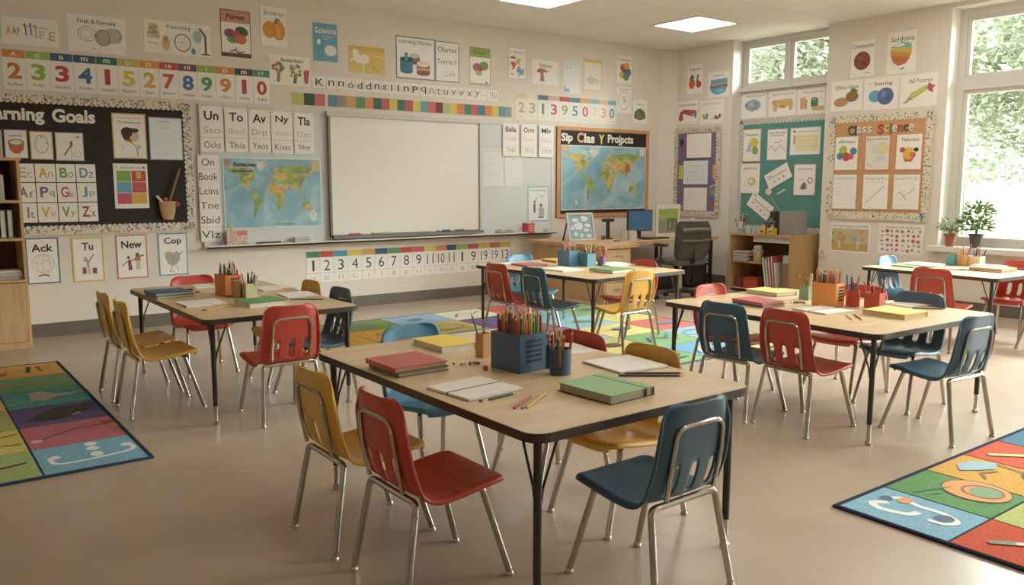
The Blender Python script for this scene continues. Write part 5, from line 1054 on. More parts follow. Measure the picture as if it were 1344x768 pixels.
sheet('pinned_sheet', 'N', (-2.068, 1.255, -2.393, 1.664), 'red edged sheet with a small grey figure and red ring, teal board', 'paper', off=O2, border='b57a72', bw=.008, texts=[tx('ug fonore', .5, .84, .8, .08)], draws=[('p', [(.3, .22), (.42, .4), (.56, .42), (.62, .24), (.46, .18)], '6f6b66'), ('o', .76, .48, .1, .08, .012, 'b5443e'), ('l', [(.2, .46), (.36, .52), (.5, .46)], .006, 'a8a29a')])
sheet('pinned_sheet', 'N', (-1.63, 1.405, -2.02, 1.615), 'tilted white slip rising to the right on the teal board', 'paper', off=O2 + .001, tilt=-27, texts=[tx('Snouto onumutuns', .52, .62, .8, .14)], draws=[('l', [(.1, .75), (.3, .75)], .01, '5f8a5a'), ('e', .3, .3, .03, .06, '8d8a86'), ('e', .5, .3, .03, .06, '6f6b66'), ('e', .7, .3, .04, .07, 'b5636a')])
sheet('pinned_sheet', 'N', (-1.36, 1.00, -1.76, 1.215), 'tilted white slip falling to the right on the teal board', 'paper', off=O2 + .001, tilt=33, texts=[tx('Snnosoururs', .55, .62, .76, .16)], draws=[('l', [(.08, .85), (.2, .85)], .012, '55504b'), ('e', .2, .4, .03, .06, 'b5636a'), ('e', .4, .32, .03, .06, '6f6b66'), ('e', .6, .3, .04, .07, '8d8a86'), ('e', .8, .24, .03, .06, '7f9a6a')])
# pier posters
sheet('wall_poster', 'R', (-2.902, 2.661, -3.223, 3.103), 'poster of a round brown chestnut high on the window pier', 'poster', border='d9ceb0', bw=.008, texts=[tx('Chestnuone', .5, .83, .82, .1)], draws=[('e', .48, .44, .32, .24, '7b3f32', -10), ('o', .48, .44, .32, .24, .004, '57302a'), ('e', .42, .5, .1, .06, '8f5040'), ('e', .58, .36, .1, .06, '6a3329'), ('l', [(.6, .1), (.72, .12), (.82, .09)], .006, '57534e')])
sheet('wall_poster', 'R', (-3.362, 2.663, -3.704, 3.127), 'poster of a layered bowl landscape high beside the big window', 'poster', texts=[tx('Seldona', .52, .83, .8, .12)], draws=[('p', [(.14, .62), (.22, .7), (.5, .76), (.82, .7), (.86, .56)], '6fb4a0'), ('p', [(.12, .54), (.14, .63), (.86, .58), (.84, .44)], 'd0aa4a'), ('p', [(.14, .44), (.12, .55), (.84, .46), (.78, .32)], 'bf8a3c'), ('p', [(.14, .44), (.8, .36), (.66, .22), (.4, .18), (.22, .28)], 'b5663a'), ('e', .42, .68, .2, .04, 'dfe8e0'), ('l', [(.5, .1), (.62, .12)], .016, '6f6b66')])
sheet('wall_poster', 'R', (-2.670, 2.285, -3.082, 2.644), 'poster of two brown potatoes with green leaf above the orange board', 'poster', texts=[tx('Chea ntaot', .5, .79, .74, .13)], draws=[('e', .34, .3, .23, .14, 'b9845c', 8), ('e', .68, .46, .2, .18, '8a6238'), ('o', .34, .3, .23, .14, .004, '7a523a'), ('p', [(.6, .6), (.66, .74), (.78, .7), (.88, .62), (.76, .58)], '4f6f3c')])
sheet('wall_poster', 'R', (-3.100, 2.271, -3.524, 2.643), 'poster of two blue balls above the orange board', 'poster', texts=[tx('Storing', .56, .78, .52, .15), tx('-', .18, .8, .05, .02)], draws=[('e', .34, .42, .19, .19, '5f9fbf'), ('e', .64, .4, .23, .26, '4a5f92'), ('o', .64, .4, .23, .26, .004, '34466f'), ('e', .58, .46, .08, .1, '6a80b0'), ('e', .72, .34, .08, .1, '3f5486')])
sheet('wall_poster', 'R', (-3.546, 2.273, -3.969, 2.633), 'poster of a yellow green corn shape with pink flower beside the big window', 'poster', texts=[tx('160 Pusored', .54, .80, .62, .14)], draws=[('p', [(.2, .26), (.3, .42), (.7, .64), (.78, .54), (.4, .26)], 'aab44a'), ('p', [(.12, .12), (.2, .27), (.32, .24), (.24, .14)], 'c9b49a'), ('p', [(.72, .56), (.78, .72), (.86, .64), (.96, .62), (.88, .52), (.9, .4), (.78, .46)], 'b5485a'), ('l', [(.1, .12), (.28, .26), (.36, .22)], .01, '7a5a44'), ('l', [(.3, .34), (.7, .56)], .012, 'c9c86a')])
# orange board
r, w, h = board('bulletin_board', 'R', (-2.690, 1.00, -3.955, 2.215), 'orange Class Science bulletin board with confetti border', 'c68c5c', .055, 'd9d2ba', ['c46a4a', '4f8a9a', 'cfa93c', '5f9a62', '3f5f8a', '8a5a4a'], 11, sc=.05, n_dots=1.2)
f = Flat(w, h, .015)
xx = .235
for ch, c in zip('Class Science', ['2f5f42', '35302c', 'ddd6c8', 'ddd6c8', 'ddd6c8', None, 'b5363a', 'd6c24a', '3f7f4a', 'ddd6c8', 'b5363a', '2f5f42', 'ddd6c8']):
    cwid = {'C': .085, 'S': .080, 'l': .022, 'i': .024, ' ': .055}.get(ch, .060)
    if c:
        f.text(ch, xx + cwid / 2 + .004, h - .176, cwid, .115 if ch in 'CSli' else .080, '2b2724', 2); f.text(ch, xx + cwid / 2, h - .17, cwid, .115 if ch in 'CSli' else .080, c, 1)
    xx += cwid + .006
f.build(r, let='title_letters')
O3 = 0.0235
sheet('pinned_sheet', 'R', (-2.773, 1.571, -3.079, 1.976), 'sheet with a bunch of coloured balloons, orange board', 'paper', off=O3, border='b5bf7a', bw=.007, texts=[tx('ellrinous', .5, .85, .7, .09)], draws=[('e', .36, .60, .16, .12, 'a8b43c'), ('e', .8, .56, .15, .11, '3f7f9a'), ('e', .22, .42, .13, .11, '3f7f9a'), ('e', .5, .40, .18, .13, 'b53f38'), ('e', .7, .4, .12, .09, 'c4504a'), ('o', .36, .60, .16, .12, .003, '5a5f2c')])
sheet('pinned_sheet', 'R', (-3.168, 1.566, -3.475, 1.972), 'pink edged sheet with a pale yellow and blue wash, orange board', 'paper', off=O3, border='c46a80', bw=.007, paper='e0dccd', texts=[tx('Eotucesnuus', .5, .9, .84, .07)], draws=[('e', .7, .62, .25, .18, 'dccf92'), ('e', .4, .6, .2, .14, 'ccd2c9'), ('e', .6, .34, .22, .10, 'c2d0d4'), ('l', [(.1, .2), (.3, .1)], .006, 'a8a29a')])
sheet('pinned_sheet', 'R', (-3.551, 1.568, -3.852, 1.970), 'sheet with a basket of yellow and red fruit, orange board', 'paper', off=O3, border='c98aa0', bw=.004, texts=[tx('Feboize', .54, .85, .66, .10)], draws=[('p', [(.28, .36), (.36, .22), (.62, .22), (.76, .38)], 'c4542f'), ('e', .5, .42, .24, .12, 'd6a83c'), ('e', .5, .56, .2, .07, 'd2b64a'), ('e', .25, .56, .11, .08, 'b53f30'), ('e', .78, .56, .1, .06, '2b2622'), ('e', .66, .42, .12, .08, 'c46a3a')])
sheet('pinned_sheet', 'R', (-2.763, 1.099, -3.086, 1.523), 'green edged sheet with a faint list, orange board', 'paper', off=O3, border='93a85a', bw=.006, texts=[tx('EuGuoTarOoE', .5, .88, .84, .06, '8d8a86')], draws=[('l', [(.15, .72 - k * .1), (.38 - .04 * (k % 2), .72 - k * .1)], .005, 'a8a29a') for k in range(4)] + [('l', [(.15, .16), (.9, .16)], .002, 'c4bfb5')])
sheet('pinned_sheet', 'R', (-3.160, 1.105, -3.485, 1.521), 'green edged sheet with a rising line, orange board', 'paper', off=O3, border='93a85a', bw=.006, texts=[tx('EaeuanruHE a', .5, .88, .84, .06, '8d8a86')], draws=[('l', [(.15, .18), (.82, .66)], .007, 'a88a80'), ('l', [(.2, .76), (.8, .78)], .003, 'b9b2a6')])
sheet('pinned_sheet', 'R', (-3.538, 1.109, -3.855, 1.517), 'green edged sheet with branching red lines, orange board', 'paper', off=O3, border='93a85a', bw=.006, texts=[tx('EtouonTAA aO', .5, .88, .84, .06, '8d8a86')], draws=[('l', [(.22, .5), (.42, .38), (.56, .26)], .007, 'b06a5c'), ('l', [(.42, .38), (.6, .46), (.82, .62)], .006, '8d7a74'), ('o', .3, .4, .12, .12, .003, 'a8a29a'), ('l', [(.1, .12), (.9, .14)], .002, 'c4bfb5'), ('l', [(.25, .72), (.75, .73)], .003, 'b9b2a6')])
q = random.Random(21)
sheet('wall_poster', 'R', (-2.753, .575, -3.279, .935), 'poster of two autumn trees below the orange board', 'poster', texts=[tx('Fark tusr Itonurs to VOAE', .5, .89, .88, .09, '6f7f84')], draws=[('r', .04, .05, .96, .8, 'b9b193'), ('r', .04, .05, .96, .3, 'bd9a52')] + [('e', .25 + q.uniform(-.17, .17), .52 + q.uniform(-.2, .2), .045, .06, q.choice(['c48a4a', 'a8834a', 'b5a06a', 'cda86a'])) for _ in range(22)] + [('e', .72 + q.uniform(-.17, .17), .52 + q.uniform(-.2, .2), .045, .06, q.choice(['c48a4a', '8f9a8a', 'a9a88a', 'cda86a'])) for _ in range(22)] + [('r', .22, .12, .28, .4, 'c9c2b0'), ('r', .68, .12, .74, .4, 'c9c2b0')])
sheet('wall_poster', 'R', (-3.382, .591, -3.919, .944), 'poster full of little red and green fruit pictures beside the window', 'poster', texts=[tx('Tc Vearthne trefo tlo Bourthe', .5, .89, .9, .08, 'b06a62')], draws=[('e', .09 + (k % 8) * .117 + q.uniform(-.02, .02), .14 + (k // 8) * .155 + q.uniform(-.02, .02), q.uniform(.025, .045), q.uniform(.035, .06), q.choice(['b5525a', 'a84a4a', '8fa06a', 'c48a7a', '8a7f6a', 'c9b48a', '7f8a7a'])) for k in range(40)])
MB_ = MB().box(-.02, 0, -.05, .05, -.05, .05, mat('ddd6c8', .5)); o = MB_.obj('wall_socket', None, loc=(0, -2.66, .56)); tag(o, 'small white wall socket beside the low shelf', 'wall socket')
MB().box(-.024, -.02, -.02, .02, -.02, .02, mat('b9b2a6', .5)).obj('outlet_plate', o)

# ------------------------------------------------------------------ low shelf unit in the niche
us = empty('low_shelf', (-.22, -2.03, 0)); tag(us, 'low open wooden shelf unit under the teal board', 'shelf unit')
y0, y1, x0, x1 = -.47, .47, -.23, .38
MB().box(x0, x1, y0, y0 + .025, 0, .74, M_WOODD).obj('side_panel', us); MB().box(x0, x1, y1 - .025, y1, 0, .74, M_WOODD).obj('side_panel', us)
MB().box(x0 - .01, x1, y0 - .012, y1 + .012, .74, .765, M_WOODD).obj('top_panel', us)
MB().box(x1 - .012, x1, y0 + .025, y1 - .025, .04, .74, mat('8f7a5f', .7)).obj('back_panel', us)
MB().box(x0 + .01, x1 - .012, y0 + .38, y1 - .025, .38, .40, M_WOODD).obj('shelf', us)
MB().box(x0 + .01, x1 - .012, y0 + .025, y1 - .025, .03, .05, M_WOODD).obj('bottom_panel', us)
MB().box(x0 + .06, x0 + .075, y0 + .025, y1 - .33, .66, .735, mat('d9d5cc', .4)).obj('valance', us)
ux, uy = -.22, -2.03
for k, (c, n, t) in enumerate((('5f6f66', 'green grey', .022), ('b9b2a2', 'cream', .018), ('4a4f52', 'dark grey', .020), ('c9beb0', 'white', .016), ('a8837c', 'rose', .014), ('c6bfb2', 'pale', .014))):
    book(ux - .12 + .004 * (k % 3), uy + .30 + .006 * (k % 2), .401 + .0225 * k, .22, .24, t, 2 * (k % 3), c, f'{n} book in the flat pile on the low shelf, ' + ['lowest', 'second up', 'third up', 'fourth up', 'fifth up', 'topmost'][k], 'F', group='flat pile of books on the low shelf')
o = MB().lathe([(.05, 0), (.066, .13), (.062, .13), (.047, .004), (0, .004)], mat('c4a86a', .4, var=.5, scale=60), 20).obj('snack_jar', None, True, (ux - .14, uy + .085, .401)); tag(o, 'clear tub of small yellow pieces on the low shelf', 'tub')
MB().lathe([(.068, .13), (.07, .16), (0, .165)], mat('a9a598', .5), 20).obj('lid', o, True)
MB().lathe([(.05, .166), (.05, .21), (0, .212)], mat('b9b5a8', .5), 20).obj('stacked_dish', o, True)
for k, (c, n, t, hh, tl) in enumerate((('6f8a78', 'green', .032, .42, 9), ('a88a78', 'tan', .028, .40, 9), ('a8423c', 'red', .03, .43, 8), ('b5504a', 'light red', .025, .44, 7), ('c4b8a4', 'cream', .026, .36, 6))):
    std_book(ux - .11, uy - .125 - k * .038, .056, t, .24, hh, c, f'{n} book leaning on the low shelf, {["leftmost", "second", "third", "fourth", "rightmost"][k]} of the leaning row', 'books leaning on the low shelf', tilt=tl, rz=90)
for k, c in enumerate(('9a958a', 'b9b2a4', '8a8f86', 'c4beb2')):
    book(ux - .10, uy - .39, .415 + k * .024, .22, .10, .022, 0, c, ['grey', 'cream', 'green grey', 'white'][k] + f' book in the small right-hand pile on the low shelf', 'F', group='small pile of books on the low shelf')
o = MB().box(-.1, .1, -.05, .05, 0, .36, mat('8a6a48', .7)).obj('wooden_block', None, loc=(ux - .10, uy - .39, .054)); tag(o, 'brown upright block carrying the small pile of books in the low shelf', 'block')
o = MB().box(-.09, .09, -.11, .11, 0, .12, mat('b03a30', .5)).box(-.092, .092, -.112, .112, .12, .14, mat('9c3028', .5)).obj('red_box', None, loc=(ux - .12, uy + .14, .052)); tag(o, 'red lidded box on the bottom of the low shelf', 'box')
o = MB().box(-.07, .07, -.06, .06, 0, .10, mat('7a3430', .5)).obj('small_box', None, loc=(ux - .12, uy + .34, .052)); tag(o, 'dark red small box at the back of the low shelf bottom', 'box')
# things on the low shelf
tz = .7655
cup(ux - .13, uy + .37, tz, .045, .15, 'c2bfb4', 'white and blue jar of brushes on top of the low shelf', name='brush_jar')
MB().lathe([(.0455, .01), (.0458, .06), (.0455, .061)], mat('6f9fc0', .5), 24, (ux - .13, uy + .37, tz)).obj('blue_band', D.objects['brush_jar'], True).matrix_parent_inverse = Matrix.Translation((-(ux - .13), -(uy + .37), -tz))
fill(ux - .13, uy + .37, tz + .006, .05, .05, 0, 8, 0, ['black', 'brown', 'red', 'dark green', 'tan'], 'the brush jar on the low shelf', 'brushes in the jar on the low shelf', .25, 17, (.2, .27), r=.007)
for k in range(3):
    o = MB().lathe([(.032, 0), (.04, .085), (.037, .085), (.029, .004), (0, .004)], mat('b9c4c6', .25, var=.1), 16).obj('plastic_cup', None, True, (ux - .14 + .01 * k, uy + .235 - k * .075, tz)); tag(o, ['leftmost', 'middle', 'rightmost'][k] + ' clear plastic cup in the row on top of the low shelf', 'cup', 'plastic cups on the low shelf')
o = MB().box(-.08, .08, -.13, .13, 0, .06, mat('7a5a3c', .6)).obj('wooden_tray', None, loc=(ux + .02, uy - .02, tz)); tag(o, 'brown wooden tray holding cups on top of the low shelf', 'tray')
MB().box(-.07, .07, -.10, .10, .0601, .15, mat('6a4438', .6, var=.4, scale=35)).obj('patterned_block', o)
cm = empty('coffee_machine', (ux - .02, uy - .26, tz)); tag(cm, 'grey and black coffee machine on top of the low shelf', 'coffee machine')
gy = mat('8d8983', .4, .3); bk = mat('1f1c1a', .4)
MB().box(-.14, .14, -.19, .02, 0, .30, gy).obj('housing', cm); MB().box(-.145, .06, .02, .07, 0, .30, bk).obj('column', cm)
q = MB(); q.box(-.16, .06, .07, .15, .21, .29, bk); q.box(-.16, .06, .07, .17, .0, .03, bk); q.obj('brew_head', cm)
MB().tube([(-.10, .11, .21), (-.10, .11, .17)], [.03, .02], bk, 12).obj('spout', cm, True)
q = MB(); q.tube([(-.10, .18, .30), (-.10, .18, .14)], .012, gy, 8); q.ball((-.10, .18, .13), .02, bk); q.obj('steam_pipe', cm, True)
for k, dy in enumerate((-.17, -.045)):
    o = MB().box(-.04, .04, -.045, .045, 0, .085, mat('c9a24c', .5)).obj('label_bottle', None, loc=(ux - .21, uy + dy, tz)); tag(o, ['right', 'left'][k] + ' yellow bottle with dark mark before the coffee machine', 'bottle', 'yellow bottles on the low shelf')
    MB().lathe([(.035, .085), (.015, .10), (.015, .13), (0, .13)], mat('a8905f', .5), 12).obj('neck', o, True); MB().box(-.0412, -.04, -.02, .02, .03, .05, mat('35302c', .6)).obj('mark', o)

# ------------------------------------------------------------------ teacher desk
td = empty('teacher_desk', (-1.5, -.9, 0)); tag(td, 'L-shaped light wood teacher desk in the room corner', 'desk')
M_DK = ramp_mat('desk_veneer', [(.25, 'b98e5c'), (.5, 'c69c6c'), (.8, 'd2ac80')], 5, .45, stretch=(3, 3, .7), distortion=.5)
X = lambda v: v + 1.5
Yv = lambda v: v + .9
MB().prism([(X(-2.78), Yv(-.12)), (X(-2.78), Yv(-1.62)), (X(-2.20), Yv(-1.60)), (X(-2.10), Yv(-1.30)), (X(-.32), Yv(-1.26)), (X(-.32), Yv(-.12))], .655, .69, M_DK).obj('desktop', td)
MB().box(X(-2.72), X(-2.70), Yv(-1.56), Yv(-.2), 0, .655, M_DK).obj('side_panel', td)
pd = MB().box(X(-2.70), X(-2.28), Yv(-1.54), Yv(-1.0), .02, .655, mat('cfa878', .5)).obj('drawer_pedestal', td)
for k in range(3):
    d = MB().box(X(-2.685), X(-2.295), Yv(-1.556), Yv(-1.54), .05 + k * .2, .235 + k * .2, mat('d6b384', .5)).obj('drawer', td)
    MB().box(X(-2.49) - .05, X(-2.49) + .05, Yv(-1.572), Yv(-1.556), .15 + k * .2, .165 + k * .2, STEEL).obj('handle', d)
for x, y in ((-2.16, -1.24), (-.40, -1.20), (-.40, -.2)): MB().box(X(x) - .02, X(x) + .02, Yv(y) - .02, Yv(y) + .02, 0, .655, BLACKM).obj('leg', td)
MB().box(X(-.42), X(-.38), Yv(-1.18), Yv(-.22), .3, .33, BLACKM).obj('stretcher', td)
MB().tube([(X(-.42), Yv(-1.18), .36), (X(-.75), Yv(-1.1), .655)], .008, BLACKM, 6).obj('brace', td)
DZ = .6905
# easel picture
pf = empty('framed_picture', (-2.38, -.78, DZ)); tag(pf, 'framed drawing of white clouds on blue leaning on the desk', 'picture frame')
pf.rotation_euler = (R(-14), 0, R(-8))
fmw = mat('c9c6be', .4); q = MB()
for a, b, c, d in ((-.2, .2, 0, .025), (-.2, .2, .335, .36), (-.2, -.175, .025, .335), (.175, .2, .025, .335)): q.box(a, b, -.02, 0, c, d, fmw)
q.obj('frame', pf)
MB().box(-.175, .175, -.008, 0, .025, .335, mat('7fb0c4', .5)).obj('canvas', pf)
f = Flat(.35, .31, .0085); 
for u, v, a, b in ((.3, .78, .15, .09), (.68, .84, .16, .12), (.4, .52, .22, .17), (.78, .55, .14, .09), (.72, .36, .13, .08), (.26, .2, .1, .1), (.5, .14, .09, .09), (.82, .12, .12, .07), (.12, .45, .08, .1)):
    P = [(u * .35 + .35 * a * (1 + .15 * math.sin(k * 2.3 + u * 9)) * math.cos(k * PI / 5), v * .31 + .31 * b * (1 + .15 * math.cos(k * 1.7 + v * 7)) * math.sin(k * PI / 5)) for k in range(10)]
    f.line(P + [P[0]], .008, '3f6f86'); f.poly(P, 'dfe2e0')
o = f.b.obj('picture', pf); o.location = (-.175, 0, .025)
q = MB(); q.tube([(-.19, .0, .25), (-.21, .14, .0)], .012, BLACKM, 6); q.tube([(.19, .0, .25), (.21, .14, .0)], .012, BLACKM, 6); q.obj('easel_leg', pf)
# desk lamp
dl = empty('desk_lamp', (-1.86, -.70, DZ)); tag(dl, 'small dark T-shaped lamp on the teacher desk', 'desk lamp')
MB().lathe([(.07, 0), (.07, .012), (0, .014)], BLACKM, 20).obj('base', dl, True); MB().box(-.018, .018, -.018, .018, .012, .24, BLACKM).obj('pole', dl); MB().box(-.085, .085, -.03, .03, .225, .265, BLACKM).obj('lamp_head', dl)
o = MB().ball((0, 0, .025), .03, mat('4a4540', .5), 10).obj('tape_roll', None, True, (-1.99, -.75, DZ)); tag(o, 'small dark lump beside the foot of the desk lamp', 'tape')
for k, (x, y, rr_, hh, c, n) in enumerate(((-1.86, -1.0, .045, .13, 'b9bdb0', 'grey green mug at left'), (-1.76, -1.05, .052, .12, 'd9d2c4', 'white mug at right'))):
    o = MB().lathe([(rr_ * .92, 0), (rr_, hh), (rr_ - .006, hh), (rr_ * .85, .006), (0, .006)], mat(c, .4), 20).obj('mug', None, True, (x, y, DZ)); tag(o, n + ' of the pair on the teacher desk', 'mug')
    MB().tube([(rr_ - .004, 0, hh * .8), (rr_ + .028, 0, hh * .7), (rr_ + .028, 0, hh * .3), (rr_ - .006, 0, hh * .2)], .006, mat(c, .4), 8).obj('handle', o, True)
o = MB().lathe([(.006, 0), (.012, .03), (.002, .10)], mat('7f9a72', .6), 8).obj('small_plant', None, True, (-1.76, -1.05, DZ + .007)); o.location.z = DZ + .06; tag(o, 'thin green sprig standing in the white mug', 'plant')
q = MB()
for k in range(5): q.ball((-.05 + .024 * k, .012 * (k % 2), .012), .018, mat('8a9a84', .7, var=.3), 8, (1, 1, .8))
tag(q.obj('string_clips', None, True, (-2.12, -1.15, DZ)), 'scatter of grey green clips before the mugs on the desk', 'clips')
mo = empty('computer_monitor', (-1.36, -.78, DZ), R(-4)); tag(mo, 'computer monitor with plain blue screen on the teacher desk', 'monitor')
MB().box(-.215, .215, -.02, .012, .09, .37, mat('1f1d1c', .4)).obj('casing', mo); MB().box(-.205, .205, -.0215, -.02, .102, .36, emit_mat('screen_blue', '2b587a', .10)).obj('screen', mo)
q = MB(); q.box(-.025, .025, -.01, .02, .01, .12, mat('2a2725', .4)); q.box(-.11, .11, -.09, .09, 0, .012, mat('2a2725', .4)); q.obj('stand', mo)
kb = MB().box(-.21, .21, -.07, .07, 0, .018, mat('262321', .5)).obj('keyboard', None, loc=(-1.36, -1.05, DZ), rz=R(-2)); tag(kb, 'black keyboard in front of the blue monitor', 'keyboard')
q = MB()
for a in range(12):
    for b in range(4): q.box(-.2 + a * .034, -.172 + a * .034, -.06 + b * .031, -.034 + b * .031, .018, .022, mat('35312e', .6))
q.obj('keys', kb)
ib = empty('display_board', (-.86, -.82, DZ), R(-6)); tag(ib, 'white framed upright board with green field picture on the desk', 'display board')
MB().box(-.21, .21, -.015, .01, 0, .44, mat('ddd8ce', .5)).obj('frame', ib)
MB().box(-.175, .175, -.0165, -.015, .05, .38, mat('8a8a7c', .6)).obj('panel', ib)
f = Flat(.35, .33, .017); f.draw([('r', 0, .55, 1, 1, '8fab4c'), ('l', [(0, .85), (1, .8)], .008, '6f8f3c'), ('l', [(0, .7), (1, .66)], .006, 'a9bf6a'), ('r', .45, .1, .95, .6, '6f7a5a'), ('l', [(.5, .1), (.5, .55), (.75, .6), (.92, .5), (.92, .1)], .012, '4a4f3c'), ('l', [(.7, .1), (.7, .55)], .01, '4a4f3c'), ('l', [(.6, .2), (.6, .4)], .01, 'c9c9ae')]); o = f.b.obj('picture', ib); o.location = (-.175, 0, .05)
MB().box(-.1, .1, -.02, .1, -.0, .01, mat('ddd8ce', .5)).obj('foot', ib)
sb = empty('spray_bottle', (-.60, -1.05, DZ)); tag(sb, 'clear spray bottle on black base at the right of the desk', 'bottle')
MB().lathe([(.065, 0), (.065, .02), (.05, .022), (0, .022)], mat('2a2624', .5), 20).obj('base', sb, True); MB().lathe([(.04, .022), (.042, .13), (.018, .18), (.018, .20), (0, .20)], mat('b4c2c8', .2, var=.1), 20).obj('body', sb, True)
MB().lathe([(.0425, .06), (.0425, .12)], mat('6f97b0', .5), 20).obj('paper_label', sb, True); q = MB(); q.lathe([(.016, .20), (.02, .235), (.012, .26), (0, .262)], mat('d5d0c6', .4), 14); q.box(-.05, 0, -.01, .01, .225, .245, mat('d5d0c6', .4)); q.obj('spray_head', sb, True)
o = MB().box(-.05, .05, -.045, .045, 0, .10, mat('b0352c', .5)).obj('red_box', None, loc=(-.46, -1.12, DZ)); tag(o, 'small red box at the right end of the teacher desk', 'box')
MB().box(-.025, .025, -.0465, -.045, .03, .07, mat('6a3a30', .6)).obj('front_mark', o)
# bags under the desk
for n, x, y, sx, sy, sz, lb in (('backpack', -.52, -.95, .22, .15, .34, 'black backpack under the right end of the teacher desk'), ('duffel_bag', -1.05, -.85, .26, .16, .26, 'black bag lying behind the office chair under the desk')):
    q = MB(); q.prism(rrect(-sx, sx, -sy, sy, .08), 0, sz, mat('191614', .7, var=.2))
    o = q.obj(n, None, loc=(x, y, 0)); tag(o, lb, 'bag')
    md = o.modifiers.new('bevel', 'BEVEL'); md.width = .04; md.segments = 3
    MB().box(-sx * .7, sx * .7, -sy - .03, -sy + .02, .05, sz * .55, mat('221e1b', .7)).obj('front_pocket', o); MB().tube(fillet([(-.05, 0, sz - .01), (-.05, 0, sz + .05), (.05, 0, sz + .05), (.05, 0, sz - .01)], .03), .008, mat('221e1b', .7), 8).obj('handle', o, True)

# office chair
oc = empty('office_chair', (-1.66, -1.78, 0), R(-12)); tag(oc, 'dark grey mesh-backed office chair at the teacher desk', 'office chair')
GM = ramp_mat('chair_mesh', [(.4, '39322d'), (.6, '4a423b')], 120, .8, detail=2); GP = mat('2b2623', .5); GF = mat('494541', .8)
def back_panel():
    vs = []; N = 13; rows = 15
    for i in range(rows):
        t = i / (rows - 1); zz = .50 + .455 * t; hw = .215 + .035 * math.sin(t * PI * .9); 
        if t > .85: hw *= 1 - .9 * (t - .85) ** 2 * 6
        if t < .12: hw *= .86 + .14 * t / .12
        for k in range(N):
            u = -1 + 2 * k / (N - 1); yy = -.235 - .05 * t + .05 * u * u - .03 * math.sin(t * PI)
            vs.append((u * hw, yy, zz))
    fs = [(i * N + k, i * N + k + 1, (i + 1) * N + k + 1, (i + 1) * N + k) for i in range(rows - 1) for k in range(N - 1)]
    ring = [vs[k] for k in range(N)] + [vs[i * N + N - 1] for i in range(1, rows)] + [vs[(rows - 1) * N + k] for k in range(N - 2, -1, -1)] + [vs[i * N] for i in range(rows - 2, -1, -1)]
    return vs, fs, ring
vs, fs, ring = back_panel()
b = MB(); b.add(vs, fs, GM); me = bake(b.mesh('backrest'), [('SOLIDIFY', dict(thickness=.012, offset=0))]); me.polygons.foreach_set('use_smooth', [True] * len(me.polygons)); bo = put('backrest', me, oc)
MB().tube(ring, .014, GP, 8).obj('back_frame', bo, True)
q = MB(); q.tube([(-.20, -.305, .86), (0, -.335, .87), (.20, -.305, .86)], .022, mat('5a5148', .5), 8); q.tube([(-.20, -.30, .74), (0, -.33, .73), (.20, -.30, .74)], .016, mat('514940', .5), 8); q.obj('lumbar_bar', bo, True)
s = MB(); s.prism(rrect(-.25, .25, -.23, .25, .09), .43, .50, GF); so = s.obj('seat', oc, True); md = so.modifiers.new('bevel', 'BEVEL'); md.width = .025; md.segments = 3
MB().tube([(0, -.20, .45), (0, -.30, .50), (0, -.295, .62)], .025, GP, 8).obj('back_support', oc, True)
for s_ in (-1, 1):
    a = MB().tube(fillet([(s_ * .22, .0, .44), (s_ * .29, .0, .46), (s_ * .29, 0, .66)], .05), .016, GP, 8).obj('armrest_post', oc, True)
    MB().prism(rrect(s_ * .29 - .04, s_ * .29 + .04, -.12, .13, .035), .66, .69, GP).obj('arm_pad', oc)
MB().lathe([(.03, .10), (.03, .28), (.02, .28), (.02, .43)], STEEL, 14).obj('gas_column', oc, True)
for k in range(5):
    a = 2 * PI * k / 5 + .3; c, s2 = math.cos(a), math.sin(a)
    lo = MB().tube([(0, 0, .11), (c * .15, s2 * .15, .10), (c * .29, s2 * .29, .075)], [.032, .024, .018], GP, 8).obj('base_leg', oc, True)
    MB().tube([(c * .29 - s2 * .025, s2 * .29 + c * .025, .028), (c * .29 + s2 * .025, s2 * .29 - c * .025, .028)], .028, mat('1d1a18', .5), 12).obj('caster', lo, True)

